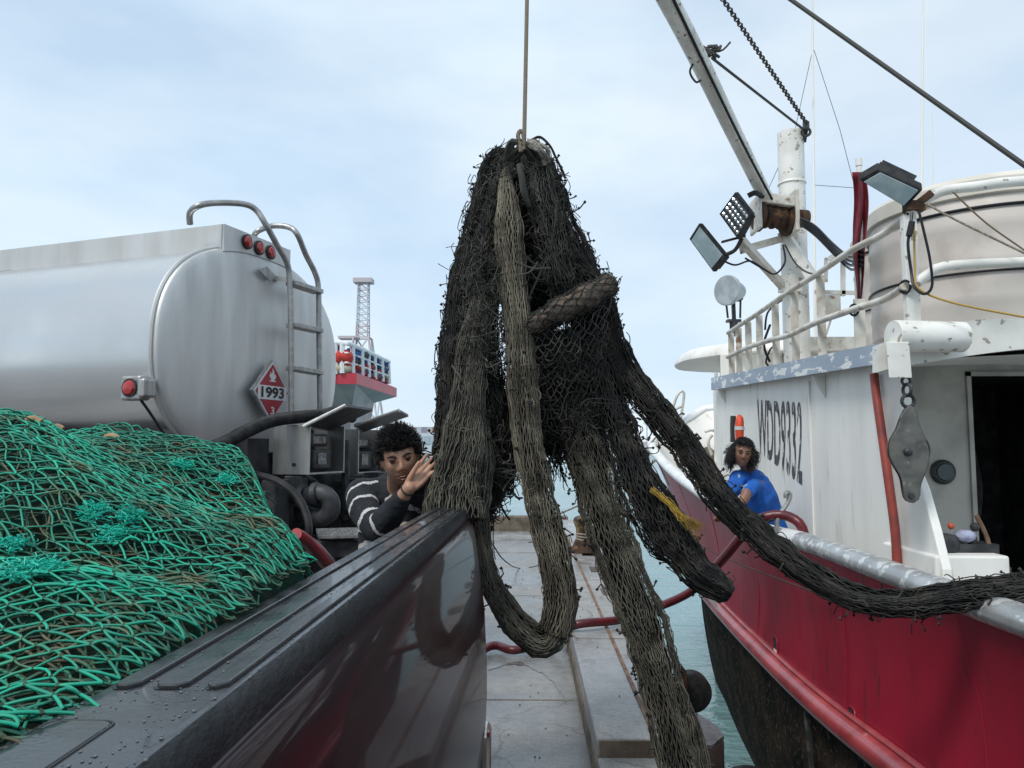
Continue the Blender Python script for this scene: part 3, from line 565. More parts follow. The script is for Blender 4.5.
def floodlight(quad, depthv, D, leds, name='floodlight'):
    """quad: four pixel corners of the glass face (with depth), extruded backwards"""
    P = [W(px, py, D + dd) for px, py, dd in quad]; c = sum(P, Vector()) / 4; n = Vector(depthv).normalized()
    Q = [p + n * .05 for p in P]
    mb = MB(); mb.hexa([P[0], P[1], P[2], P[3], Q[0], Q[1], Q[2], Q[3]]); fl = mb.build(name, M['rubber'], boat, smooth=False, bevel=.006)
    mb = MB(); e = (P[1] - P[0]); e2 = (P[3] - P[0])
    for k in range(7):
        u = (k + .5) / 7; a = Q[0].lerp(Q[1], u); b = Q[3].lerp(Q[2], u); mb.bar(a.lerp(b, .12) + n * .022, a.lerp(b, .88) + n * .022, e.length / 18, .045, n)
    mb.build('heat_sink', M['rubber'], fl, smooth=False)
    mb = MB(); S = [c + (p - c) * .84 - n * .004 for p in P]; S2 = [p - n * .004 for p in S]
    mb.hexa([S[0], S[1], S[2], S[3], S2[0], S2[1], S2[2], S2[3]]); mb.build('lens', M['lens'] if not leds else M['glass'], fl, smooth=False)
    if leds:
        mb = MB()
        for i in range(6):
            for j in range(4):
                u = .14 + .72 * i / 5; v = .2 + .6 * j / 3 + (.03 if j % 2 else 0)
                p = (P[0].lerp(P[1], u)).lerp(P[3].lerp(P[2], u), v) - n * .012; mb.ball(p, .019, n=8, k=5)
        mb.build('led', M['led'], fl)
    return fl
floodlight([(735, 192, 0), (752, 214, .12), (738, 240, .12), (719, 214, 0)], (.75, .55, .25), 6.7, True)
floodlight([(699, 223, 0), (726, 256, .1), (713, 272, .1), (689, 239, 0)], (.8, .55, .15), 6.8, False)
mb = MB(); mb.bar(W(722, 242, 6.85), W(745, 236, 6.9), .03, .02); mb.stube([W(725, 255, 6.9), W(735, 250, 6.9), W(742, 238, 6.85)], .02, 6, 12); mb.stube([W(748, 196, 6.9), W(756, 193, 6.9), W(766, 200, 7.1)], .025, 6, 12); mb.build('lamp_bracket', M['rubber'], boat)
floodlight([(859, 180, .05), (878, 169, -.02), (923, 190, -.08), (906, 208, 0)], (.14, .35, .9), 4.25, False)
mb = MB(); mb.bar(W(905, 214, 4.3), W(932, 193, 4.25), .05, .04); mb.box(W(914, 207, 4.28), (.1, .08, .06)); mb.build('lamp_bracket', M['rust'], boat, smooth=False, bevel=.006)
mb = MB(); mb.stube([W(912, 212, 4.2), W(910, 230, 4.18), W(908, 245, 4.18), W(911, 270, 4.18), W(914, 286, 4.15), W(924, 294, 4.12), W(932, 286, 4.12), W(930, 260, 4.12), W(924, 232, 4.15), W(919, 212, 4.2)], .008, 6, 60); mb.stube([W(912, 222, 4.17), W(909, 236, 4.17)], .018, 8, 6); mb.build('cable', M['blackcable'], boat)
line('cord', [W(914, 225, 4.22), W(915, 270, 4.2), W(918, 288, 4.15), W(950, 302, 4.1), W(1024, 317, 4.0), W(1100, 330, 3.9)], .006, mat('yellow cord', (.42, .27, .06), None, .7), 'thin yellow cord draped from the deck railing below the tanks', 'cord')
line('cord', [W(925, 203, 4.2), W(960, 222, 4.1), W(1024, 253, 4.0), W(1100, 290, 3.9)], .006, M['rope'], 'pale cord stretched across the big plastic tank', 'cord')
line('cord', [W(953, 192, 4.2), W(985, 222, 4.15), W(1024, 250, 4.1), W(1080, 290, 4.0)], .005, mat('brown cord', (.16, .12, .08), None, .8), 'brown cord stretched across the big plastic tank', 'cord')

# searchlight on the brow
s0 = W(727, 292, 8.9)
mb = MB(); mb.lathe(s0 + Vector((-.03, -.1, 0)), [(.02, .26), (.09, .25), (.11, .2), (.12, .12), (.175, .04), (.18, 0), (.17, -.01), (.06, -.005)], 28, (.75, .6, .05)); slt = mb.build('searchlight', mat('grey lamp shell', (.4, .44, .46), (.3, .33, .35), .35, scale=8), boat)
mb = MB(); c_ = W(732, 305, 8.95)
for dx in (-.09, .09): mb.bar(W(733, 296, 8.95) + Vector((dx, 0, 0)), W(734, 318, 8.95) + Vector((dx * .8, 0, 0)), .02, .02, (0, 1, 0))
mb.bar(W(733, 296, 8.95), W(734, 320, 8.95), .04, .04, (0, 1, 0)); mb.box(W(735, 294, 8.97), (.15, .14, .16)); mb.box(W(733.5, 321, 8.95), (.16, .1, .03)); mb.lathe(W(734, 336, 8.95), [(.05, 0), (.05, .18)], 12); mb.build('stand', M['dark2'], slt, smooth=False)

# rigging, chain, antennas
a, b = W(722, -2, 5.9), W(807, 124, 7.3)
n = 58; mb = MB()
for k in range(n):
    p = Vector(a).lerp(b, (k + .5) / n); d = (Vector(b) - Vector(a)); ln = d.length / n; q = d.to_track_quat('Z', 'Y').to_matrix() @ Matrix.Rotation(math.pi / 2 * (k % 2), 3, 'Z'); G = []
    for i in range(10):
        t_ = 2 * math.pi * i / 10; cx, cz = math.cos(t_) * .02, math.sin(t_) * ln * .62; G.append([tuple(p + q @ Vector((cx * (1 + .3 * math.cos(u)) , .0075 * math.sin(u), cz * (1 + .22 * math.cos(u))))) for u in (0, 1.57, 3.14, 4.71)])
    mb.grid(G, cu=True, cv=True)
mb.build('topping_chain', M['wire'], boat)
mb = MB(); mb.torus(W(806, 132, 7.35), .04, .014, (.2, 1, 0), 16, 6); mb.box(W(806, 126, 7.35), (.05, .05, .08)); mb.bar(W(806, 130, 7.38), W(804, 142, 7.45), .03, .04, (0, 1, 0)); mb.build('shackle', M['dark2'], boat)
mb = MB(); mb.stube([W(712, 58, 5.85), W(803, 129, 7.3)], .012, 6, 8); mb.build('stay_wire', M['wire'], boat)
mb = MB(); q = W(709, 52, 5.8)
for k in range(9): mb.stube([q + Vector((random.uniform(-.05, .03), 0, random.uniform(-.06, .05))), q + Vector((random.uniform(-.02, .06), -.04, random.uniform(-.05, .04))), q + Vector((random.uniform(-.02, .1), 0, random.uniform(-.06, .05)))], .012, 5, 8)
mb.stube([q, q + Vector((.1, 0, .01)), q + Vector((.17, 0, .08))], .008, 5, 8); mb.stube([W(694, 62, 5.75), W(690, 72, 5.75), W(696, 82, 5.78), W(701, 80, 5.78)], .009, 5, 14); mb.build('rope_lashing', M['wire'], boom)
mb = MB(); mb.stube([W(780, -8, 4.6), W(1024, 165, 3.6), W(1100, 218, 3.4)], .0125, 8, 20); tag(mb.build('stay_cable', M['wire']), 'thick dark cable slanting across the sky above the boat', 'cable')
def whip(name, px0, py0, px1, py1, D, r0, r1): mb = MB(); mb.tube([W(px0, py0, D), W((px0 + px1) / 2, (py0 + py1) / 2, D), W(px1, py1, D)], [r0, (r0 + r1) / 2, r1], 8); return mb.build(name, M['white'], boat)
whip('antenna', 815, 338, 812, -30, 8.8, .022, .012); whip('antenna', 921, 300, 923, -30, 7.5, .018, .008); whip('antenna', 935, 300, 932, 112, 7.5, .012, .004)
mb = MB()
for p in ([W(813, 48, 8.8), W(795, 130, 8.9), W(768, 190, 9)], [W(814, 50, 8.8), W(840, 130, 8.7), W(858, 200, 8.6)], [W(813, 185, 8.8), W(856, 188, 8.6)]): mb.tube(p, .0035, 5)
mb.build('aerial_wire', M['wire'], boat)
mb = MB(); mb.bar(W(815, 292, 8.2), W(858, 293, 8.2), .04, .04); mb.bar(W(843, 262, 8.2), W(843, 296, 8.2), .04, .04, (0, 1, 0)); mb.box(W(831, 305, 8.2), (.16, .12, .2)); mb.bar(W(826, 258, 8), W(826, 282, 8), .03, .03, (0, 1, 0)); mb.box(W(843, 257, 8.2), (.26, .16, .05)); mb.stube([W(832, 316, 8.2), W(826, 335, 8.2)], .012, 6, 8); mb.build('instrument_bracket', M['whiter'], boat, smooth=False)
mb = MB(); mb.stube([W(776, 345, 7), W(770, 350, 7.2), W(766, 363, 7.3), W(772, 368, 7.3)], .01, 6, 12); mb.stube([W(770, 325, 6.8), W(764, 345, 7), W(770, 362, 7)], .012, 6, 14); mb.stube([W(782, 300, 7.2), W(768, 312, 7.2), W(765, 330, 7.2)], .01, 6, 12); mb.build('cable', M['blackcable'], boat)

# davit beam with hanging block
mb = MB(); a = W(893, 336, 4.2); b = W(962, 337, 4.25); mb.lathe(a, [(.0, -.001), (.085, 0), (.088, .01), (.085, (b - a).length), (.05, (b - a).length + .02)], 28, b - a); dv_ = mb.build('davit', M['whitep'], boat)
mb = MB(); mb.hexa([W(889, 378, 4.12), W(912, 378, 4.12), W(912, 378, 4.24), W(889, 378, 4.24), W(886, 342, 4.12), W(909, 342, 4.12), W(909, 342, 4.24), W(886, 342, 4.24)]); mb.build('hanger_plate', M['whitep'], dv_, smooth=False, bevel=.004)
c_ = W(911, 450, 4.15)
blk = thing('snatch_block', 'grey steel snatch block hanging from the white davit in front of the doorway', 'pulley block', c_)
def pl(o, px, py, D): return W(px, py, D)
outl = [(909, 405), (903, 412), (897, 428), (890, 441), (889, 454), (894, 466), (901, 478), (904, 495), (907, 502), (914, 503), (919, 497), (920, 485), (926, 470), (929, 456), (926, 442), (919, 425), (915, 410)]
outl = [tuple(p) for p in catmull([W(x, y, 4.1) for x, y in outl] + [W(909, 405, 4.1)], 40)[:-1]]
bm_ = mat('worn block steel', (.16, .155, .14), (.10, .10, .092), .5, metal=.6, scale=12, bump=.2, c3=(.3, .3, .28), s3=18, lo3=.6, hi3=.7)
mb = MB(); mb.prism(outl, (.02, .025, 0)); mb.build('cheek_plate', bm_, blk, smooth=False, bevel=.005)
mb = MB(); mb.prism([(p[0] + .035, p[1] + .1, p[2]) for p in outl], (.02, .025, 0)); mb.build('cheek_plate', bm_, blk, smooth=False, bevel=.005)
mb = MB(); mb.lathe(W(910, 450, 4.13), [(.02, 0), (.1, 0), (.1, .01), (.082, .03), (.1, .055), (.1, .065), (.02, .065)], 32, (.25, 1, 0)); mb.build('sheave', M['dark2'], blk)
mb = MB(); mb.lathe(W(907, 452, 4.105), [(.022, 0), (.022, .02), (.01, .03)], 16, (0, -1, 0)); mb.lathe(W(911, 496, 4.105), [(.016, 0), (.016, .016)], 12, (0, -1, 0)); mb.build('pin', M['dark2'], blk)
mb = MB(); mb.torus(W(908, 401, 4.15), .033, .010, (0, 1, .1), 20, 8); mb.torus(W(907, 390, 4.15), .032, .009, (1, .2, 0), 20, 8, rz=1); mb.torus(W(906, 381, 4.16), .022, .008, (0, 1, 0), 16, 8); mb.build('shackle', M['dark2'], blk)

# hydraulic console on deck
c0_ = W(978, 575, 4.35)
con = thing('control_console', 'low white steel locker carrying hydraulic control levers beside the doorway', 'control box', (c0_.x, 4.5, 0))
zc = W(950, 556, 4.15).z
mb = MB(); mb.box(*box3(W(935, 560, 4.15).x, W(1010, 560, 4.15).x, 4.15, 4.75, 0.0, zc)); mb.build('locker', M['white'], con, smooth=False, bevel=.012)
mb = MB(); mb.box(W(944, 546, 4.35), (.14, .12, .11)); mb.box(W(967, 548, 4.35), (.26, .16, .06)); 
for k in range(3): mb.lathe(W(955 + 9 * k, 546, 4.3), [(.022, 0), (.022, .05), (.012, .06)], 10)
mb.ball(W(946, 544, 4.3), .06, sc=(1.2, 1, 1)); mb.build('valve_block', M['dark'], con)
mb = MB(); mb.ball(W(965, 536, 4.3), .045, sc=(1.3, 1, .8), n=14); mb.build('glove', mat('pale blue glove', (.35, .38, .5), (.2, .2, .3), .8, scale=20), con)
for (x0, y0, x1, y1, r_, mm) in ((953, 545, 951, 526, .018, mat('red knob', (.45, .07, .03), None, .5)), (972, 543, 975, 527, .025, M['dark'])):
    mb = MB(); mb.tube([W(x0, y0, 4.3), W(x1, y1, 4.3)], .006, 6); lv = mb.build('lever', M['steel'], con); mb = MB(); mb.ball(W(x1, y1, 4.3), r_, n=12, k=9); mb.build('knob', mm, lv)
mb = MB(); mb.stube([W(990, 550, 4.3), W(986, 535, 4.3), W(976, 515, 4.3)], .012, 6, 10); mb.build('spare_lever', M['rustlt'], con)
pb = W(995, 583, 3.5); mb = MB(); mb.box((2.35, 3.4, .99), (.8, .16, .04)); tag(mb.build('plank', mat('wet timber', (.2, .15, .1), (.12, .09, .06), .7, scale=6, stretch=(1, 6, 6)), smooth=False, bevel=.004), 'brown wooden plank lying across the boat behind the long black net rope', 'plank')
mb = MB(); mb.lathe((2.05, 4.35, .62), [(.16, 0), (.16, .2), (.15, .24)], 24); 
# things hanging on the wall
lb = W(739, 425, 7.4)
lt = thing('lifebuoy', 'red orange foam lifebuoy with a silver band on the wall behind the man in blue', 'lifebuoy', lb)
mb = MB(); P = [W(740, 443, 7.05), W(739.5, 436, 7.05), W(739.5, 428, 7.05), W(739.5, 420, 7.07), W(739, 415.5, 7.1)]
mb.stube(P, [.05, .052, .054, .05, .018], 14, 30, flat=.7); mb.build('foam_ring', M['orange'], lt)
mb = MB(); q = W(740, 428, 7.03); mb.tube([W(739.5, 430, 7.05), W(739.5, 426.5, 7.05)], .058, 16, flat=.75); mb.build('reflective_band', M['refl'], lt)
mb = MB()
for k in range(5): mb.stube([W(733 + random.uniform(-1, 2), 416, 7.2), W(731 + random.uniform(-1, 2), 430, 7.2), W(732 + random.uniform(-1, 2), 442, 7.2)], .018, 6, 14)
tag(mb.build('rope_hank', M['wire']), 'dark hank of rope hanging left of the orange lifebuoy', 'rope')
# hook on the rail
mb = MB(); q = W(777, 527, 5.2); mb.stube([q, W(778, 518, 5.2), W(788, 502, 5.2), W(790, 494, 5.2), W(786, 493, 5.2), W(786, 498, 5.2)], .016, 8, 26); mb.stube([q, W(776, 534, 5.2)], .03, 8, 5); tag(mb.build('steel_hook', M['steel']), 'bent steel hook standing up on the cap rail by the hose', 'hook')
# chock roller, bow ladder frame
mb = MB(); q = W(703, 457, 9.7); mb.lathe(q, [(.06, -.1), (.13, -.09), (.09, -.05), (.09, .05), (.13, .09), (.06, .1)], 18, (-.5, 1, 0)); mb.build('fairlead_roller', mat('dirty roller', (.3, .27, .22), (.2, .18, .15), .7, scale=20), boat)
mb = MB(); mb.stube([W(684, 470, 10), W(673, 450, 10.3), W(660, 443, 10.6), W(655, 448, 10.8)], .025, 8, 16); mb.build('mooring_pipe', M['whiter'], boat)
mb = MB()
for s in ([W(670, 420, 11.8), W(677, 396, 11.8), W(684, 393, 11.8), W(680, 423, 11.8)], [W(674, 410, 11.8), W(682, 406, 11.8)]): mb.stube([tuple(p) for p in s] if len(s) == 2 else s, .022, 6, 24)
mb.build('bow_handrail', M['whiter'], boat)
for (a_, b_) in (((679, 466, 10.9), (716, 466, 10.9)), ((679, 492, 9.8), (716, 492, 9.8))): mb = MB(); mb.bar(W(*a_), W(*b_), .04, .03); mb.build('bulwark_stiffener', M['whiter'], boat, smooth=False)
mb = MB(); mb.stube([W(716, 372, 9), W(716, 440, 9), W(715, 500, 8.6)], .02, 6, 8); mb.stube([W(712, 435, 9), W(708, 442, 9), W(712, 455, 9)], .02, 6, 8); mb.stube([W(705, 432, 9), W(712, 430, 9), W(719, 434, 9)], .018, 6, 8); mb.build('wall_pipe', M['whiter'], boat)

# plastic tanks, each on the upper deck
def ptank(c, r, z0, z1, label):
    t = thing('plastic_tank', label, 'tank', (c[0], c[1], z0), 0, 'round plastic tanks on the upper deck')
    h = z1 - z0; pr_ = [(r * .9, 0), (r, .04)]
    for k in range(3): zz = h * (.2 + .24 * k); pr_ += [(r, zz - .03), (r * 1.012, zz), (r, zz + .03)]
    pr_ += [(r, h - .16), (r * .99, h - .15)]
    mb = MB(); mb.lathe((c[0], c[1], z0), pr_, 64); mb.build('tank_body', M['tankp'], t)
    mb = MB(); mb.lathe((c[0], c[1], z1 - .15), [(r * .99, 0), (r * 1.03, .01), (r * 1.035, .1), (r, .13), (r * .93, .15), (r * .9, .12)], 64); mb.build('rim', M['tankp2'], t)
    mb = MB(); mb.torus((c[0], c[1], z1 - .22), r * 1.008, .01, (0, 0, 1), 64, 6); mb.torus((c[0], c[1], z0 + .36 * h), r * 1.014, .008, (.02, 0, 1), 64, 6); mb.build('strap', M['blackcable'], t)
ptank((3.17, 5.22), .72, 2.3, 3.28, 'large round brownish plastic tank nearest the corner of the deck railing')
ptank((3.72, 6.75), .72, 2.35, 3.52, 'round pinkish plastic tank standing behind the flag and farther forward')
# flag
t = thing('furled_flag', 'furled dark red flag on a thin pole at the railing', 'flag', W(860, 330, 5.0))
mb = MB(); mb.tube([W(862, 330, 5.0), W(859, 162, 5.0)], .018, 8); mb.lathe(W(859, 166, 5.0), [(.022, 0), (.022, .05)], 10); mb.build('flag_pole', M['white'], t)
G = []
for u in np.linspace(0, 1, 24):
    row = []
    for v in np.linspace(0, 1, 14):
        w_ = 9 + 6 * math.sin(u * 3.0 + .5) - 4 * u; px = 852.5 + u * 3 + w_ * v + 1.5 * math.sin(u * 9); py = 172 + u * 140; row.append(tuple(W(px, py, 4.96 + .04 * math.sin(v * 9 + u * 3))))
    G.append(row)
G = np.array(G); mb = MB(); mb.grid(G); fo = mb.build('cloth', M['flag'], t); so = fo.modifiers.new('s', 'SOLIDIFY'); so.thickness = .004

# ---------------- big maroon hose from the quay over the rail
HP = [W(300, 536, 3.9), W(330, 566, 3.8), W(372, 640, 4.6), WZ(430, 690, .05), WZ(488, 647, .05), WZ(515, 650, .05), WZ(550, 640, .07), WZ(575, 625, zt + .05), WZ(618, 620, zt + .045), W(650, 610, 6.3), W(690, 592, 6.1), W(720, 562, 5.7), W(742, 536, 5.4), W(760, 519, 5.25), W(782, 515, 5.2), W(800, 524, 5.1), W(806, 545, 5.1)]
mb = MB(); mb.stube(HP, .033, 14, 180); tag(mb.build('transfer_hose', M['hose']), 'maroon hose running from the quay up over the boat rail', 'hose')
# ================================================================ FAR THINGS
FZ = .2
mb = MB(); mb.box((-90, 150, -1), (150, 90, 2.6)); struct(mb.build('far_quay', M['cap'], smooth=False))
# lattice tower
tw = mat('pale lattice paint', (.55, .60, .65), (.48, .42, .44), .6, scale=.12, lo=.48, hi=.52, stretch=(.1, .1, 1))
tp = W(361, 446, 120); t = thing('lattice_tower', 'tall pale steel lattice tower rising beyond the red ship', 'tower', (tp.x, 120, FZ + .1))
def lattice(mb, c, z0, z1, w0, w1, n, r):
    for k in range(n):
        a = z0 + (z1 - z0) * k / n; b = z0 + (z1 - z0) * (k + 1) / n; wa = w0 + (w1 - w0) * k / n; wb = w0 + (w1 - w0) * (k + 1) / n
        q = [(-1, -1), (1, -1), (1, 1), (-1, 1)]
        for i in range(4):
            x0, y0 = q[i]; x1, y1 = q[(i + 1) % 4]
            mb.bar((c[0] + x0 * wa, c[1] + y0 * wa, a), (c[0] + x0 * wb, c[1] + y0 * wb, b), r, r, (.3, 1, 0)); mb.bar((c[0] + x0 * wa, c[1] + y0 * wa, a), (c[0] + x1 * wb, c[1] + y1 * wb, b), r * .7, r * .7, (.3, 1, .2)); mb.bar((c[0] + x0 * wb, c[1] + y0 * wb, b), (c[0] + x1 * wb, c[1] + y1 * wb, b), r * .7, r * .7, (0, 0, 1))
zb = W(361, 338, 120).z; ztp = W(361, 283, 120).z
mb = MB(); lattice(mb, (tp.x, 120), zb, ztp, .9, .75, 9, .15); mb.build('lattice_mast', tw, t, smooth=False)
mb = MB(); lattice(mb, (tp.x, 120), FZ + .1, zb, 3.6, 1.2, 4, .26); mb.box((tp.x - 2.2, 120, zb), (3, 2.4, .4)); mb.build('lattice_base', tw, t, smooth=False)
mb = MB(); mb.box((tp.x, 120, ztp + .3), (3.0, 2.2, .7)); mb.build('top_platform', tw, t, smooth=False)
# container stacks behind the man
for k, (x0, x1, zc_, col_, lab) in enumerate([(414, 436, 0, (.55, .57, .6), 'long white flat roofed shed low on the horizon behind the man in stripes')]):
    a = W(x0 - 60, 446, 95); b = W(x1 + 10, 446, 95); t = thing('harbour_shed', lab, 'building', ((a.x + b.x) / 2, 97, .3))
    mb = MB(); mb.box(((a.x + b.x) / 2, 98, (W(420, 433, 95).z + .3) / 2), (b.x - a.x, 6, W(420, 433, 95).z - .3)); mb.build('wall', mat('white cladding', (.55, .58, .62), (.48, .52, .56), .6, scale=1, stretch=(3, 1, .2)), t, smooth=False)
    for i in range(12):
        mb = MB(); xx = a.x + (i + .5) * (b.x - a.x) / 12; mb.box((xx, 94.95, W(420, 440, 95).z), ((b.x - a.x) / 15, .1, 1.0)); mb.build('window', mat('grey shed window', (.35, .4, .45), None, .4), t, smooth=False) if i == 0 else mb.build('window', bpy.data.materials['grey shed window'], t, smooth=False)
cols = [(.30, .22, .22), (.55, .55, .56), (.38, .30, .30), (.5, .5, .52), (.3, .3, .36), (.52, .46, .44), (.42, .26, .25)]
names = ['dull red', 'white', 'brownish', 'pale grey', 'slate grey', 'beige', 'faded red']
for i in range(7):
    a = W(404 + i * 5.2, 434, 96); m_ = mat('container ' + names[i], cols[i], None, .6)
    mb = MB(); w_ = 5.0 * 96 / 760; xx = a.x
    z_ = W(420, 433, 95).z + .02
    nn = 14; G = []
    for j in range(nn + 1): G.append([(xx + w_ * (j / nn - .5), 95.4 + .04 * (j % 2), z_), (xx + w_ * (j / nn - .5), 95.4 + .04 * (j % 2), z_ + .75)])
    mb.grid(G); mb.box((xx, 96.4, z_ + .37), (w_ - .03, 1.9, .74))
    o = tag(mb.build('container', m_, smooth=False), names[i] + ' container standing on the white harbour shed', 'container', 'containers on the harbour shed')
# breakwater
G = []; n = 90
x0 = W(470, 453, 260).x; x1 = W(720, 453, 260).x
for i in range(n):
    u = i / (n - 1); x = x0 + (x1 - x0) * u; h = (.25 + .75 * min(1, max(0, (u - .25) / .3))) * (4.2 + .7 * mnoise.noise(Vector((x * .08, 0, 0)))) ; row = []
    for v, (dy, f) in enumerate(((0, -.1), (4, .35), (9, .75), (14, 1), (22, 1), (40, -.1))):
        row.append((x, 262 + dy + random.uniform(-1, 1), -1.4 + max(0, f) * h + mnoise.noise(Vector((x * .3, dy, 1))) * .5 - (.5 if f < 0 else 0)))
    G.append(row)
mb = MB(); mb.grid(G); struct(mb.build('breakwater_hill', mat('hazy rock', (.22, .20, .20), (.32, .33, .35), .9, scale=.15, bump=.5, bscale=.8), ang=20))
for k, (px, pt, lab) in enumerate(((633, 411, 'taller pale lamp pole on the far breakwater'), (647, 423, 'shorter pale lamp pole on the far breakwater beside the taller one'))):
    q = W(px, 440, 265); t = thing('lamp_pole', lab, 'lamp pole', q); mb = MB(); zz = W(px, pt, 265).z; mb.tube([(q.x, 265, q.z - 1.5), (q.x, 265, zz)], [.35, .2], 8); mb.build('pole', tw, t)
    mb = MB(); mb.box((q.x, 265, zz), (2.4, .6, .5)); mb.box((q.x, 265, zz - .6), (1.6, .4, .3)); mb.build('lamp_head', tw, t, smooth=False)
for k, (px, py, r_, lab) in enumerate(((600, 443, 2.2, 'small sandy domed shed on the left of the breakwater'), (637, 442, 2.6, 'small white domed shed at the foot of the taller lamp pole'))):
    q = W(px, py, 258); mb = MB(); mb.lathe((q.x, 262, q.z - 2), [(r_, 0), (r_, 1.2), (r_ * .8, 2.3), (r_ * .4, 2.9), (.1, 3.05)], 16); tag(mb.build('domed_shed', mat('dome paint%d' % k, ((.45, .38, .3), (.62, .6, .56))[k], None, .7)), lab, 'shed')

# distant red ship with caged railing
SD = 22.0
ship = thing('moored_ship', 'grey and red ship with a white railed bow platform behind the tank truck', 'ship', (W(350, 446, SD).x, SD, -1.3))
ra, rb = W(337, 384, SD), W(395, 398, SD + 4)
# hull: underside flare
hg = mat('grey ship paint', (.40, .34, .33), (.30, .26, .26), .5, scale=1.2); rd = mat('ship red paint', (.50, .03, .05), (.42, .03, .05), .4, scale=1)
def S(px, py, dd=0): return W(px, py, SD + dd)
mb = MB(); top = [S(150, 384, -3), S(337, 384, 0), S(356, 384, 0), S(396, 397, 5), S(380, 390, 9), S(200, 386, 9)]; bot = [S(150, 408, -1), S(337, 406, 1), S(352, 406, 1.4), S(374, 403, 5), S(365, 396, 8), S(200, 400, 8)]
keel = [(p.x - .5, p.y + .5, -1.4) for p in bot]; keel[2] = (S(345, 440, 2).x, SD + 2, -1.4); keel[3] = (S(355, 440, 5).x, SD + 5, -1.4)
mb.grid([top, bot, keel], cv=True); mb.add(top, [tuple(range(6))]); mb.build('hull', hg, ship, smooth=False)
rtop = [S(150, 374, -3), S(337, 374, 0), S(356, 373, 0), S(396, 388, 5), S(380, 381, 9), S(200, 376, 9)]
mb = MB(); c_ = sum(top, Vector()) / 6; o1 = [c_ + (p - c_) * 1.008 for p in top]; o2 = [c_ + (p - c_) * 1.008 + Vector((0, 0, q.z - p.z)) for p, q in zip(top, rtop)]
mb.grid([o1, o2], cv=True); mb.add(o2, [tuple(range(6))]); mb.build('deck_edge_band', rd, ship, smooth=False)
wh = mat('ship rail white', (.72, .73, .75), None, .5)
path = catmull([S(300, 374, -.5), S(337, 374, 0), S(352, 373, 0.2), S(390, 384, 4.5)], 30); topz = catmull([S(300, 343, -.5), S(337, 343, 0), S(352, 345, .2), S(389, 362, 4.5)], 30)
mb = MB(); mb.tube(topz, .07, 8); mb.tube(path * .66 + topz * .34, .03, 6); mb.tube(path * .33 + topz * .67, .03, 6); mb.build('guard_rail', wh, ship)
for px in (337, 343, 352, 360, 367, 374, 381, 388):
    i = int(np.argmin([abs((p[0] - 0) / p[1] * F + 526 - px) for p in path])); mb = MB(); mb.tube([path[i], topz[i]], .075, 6); mb.build('rail_stanchion', wh, ship)
cl = [((.02, .05, .2), 'blue'), ((.5, .04, .03), 'red'), ((.5, .45, .33), 'cream'), ((.03, .12, .3), 'bright blue'), ((.1, .1, .12), 'dark')]
gm = [mat('cage net ' + n_, c, tuple(x * .5 for x in c), .8, scale=3, bump=.8, bscale=6) for c, n_ in cl]
mb = MB()
for k in range(320):
    i = random.randrange(6, 28); u = random.random(); p = Vector(path[i]) * (1 - u) + Vector(topz[i]) * u; p += Vector((-.15, .35, 0)) * random.uniform(.4, 1.3)
    c = random.choice([0, 3, 3, 0, 4]) if u > .45 else random.choice([0, 1, 2, 4, 3, 4, 1])
    mb.ball(p, random.uniform(.08, .16), m=c, n=7, k=5, sc=(1, 1, random.uniform(.6, 1.1)))
tag(mb.build('heaped_gear', gm), 'blue and dark nets heaped behind the white rail of the far ship', 'fishing gear', None, 'stuff')
mb = MB(); q = S(343, 358, .1); mb.ball(q, .26, n=14, k=10, sc=(1.2, 1, 1)); tag(mb.build('red_buoy', gm[1]), 'round red buoy behind the left end of the far ship rail', 'buoy')
mb = MB(); q = S(342, 369, .1); mb.ball(q, .22, n=14, k=10, sc=(1.3, 1, .8)); tag(mb.build('cream_buoy', gm[2]), 'cream coloured buoy under the red one on the far ship', 'buoy')

# ================================================================ TANK TRUCK
O = Vector((-1.71, 4.86, 0)); aF = Vector((-.949, .314, 0)).normalized(); rS = Vector((.314, .949, 0)).normalized()
ang = math.atan2(aF.y, aF.x)
tr = thing('tank_truck', 'polished aluminium tank truck parked across the quay behind the green net', 'truck', O, ang)
def T(f, s, z): return O + aF * f + rS * s + Vector((0, 0, z))
def TW(px, py, f):   # point on the plane f = const (parallel to the tank's rear face)
    d = CM @ Vector(((px - 512) / F, (384 - py) / F, -1)); n = aF; o = Vector((0, 0, CAMZ)); t_ = ((O + aF * f) - o).dot(n) / d.dot(n); return o + d * t_
zc, hw_, hh = 2.16, .885, .68
def oval(k=72, sx=1.0, e=2.35):
    out = []
    for i in range(k):
        t_ = 2 * math.pi * i / k; c, s_ = math.cos(t_), math.sin(t_); out.append((hw_ * sx * abs(c) ** (2 / e) * (1 if c > 0 else -1), hh * sx * abs(s_) ** (2 / e) * (1 if s_ > 0 else -1)))
    return out
ov = oval()
def ring(f, sc_=1.0, add=0): 
    ov_ = oval(sx=sc_); return [tuple(T(f, s, zc + z)) for s, z in ov_]
mb = MB(); mb.grid([ring(f) for f in (.03, .5, 2, 4, 6, 6.8)], cv=True); body = mb.build('tank_shell', M['alu'], tr, ang=60)
mb = MB(); rr = [ring(.03), ring(.008, .996), ring(-.001, .985), ring(-.012, .95), ring(-.024, .85), ring(-.035, .65), ring(-.042, .4), ring(-.044, .15)]; mb.grid(rr, cv=True); mb.add(rr[-1], [tuple(range(72))]); mb.build('tank_end', M['aluface'], tr, ang=60)
mb = MB()
for f in (.035,):
    P = ring(f, 1.006); P.append(P[0]); mb.tube(P, .014, 8, caps=False)
mb.build('weld_seam', M['aluface'], tr)
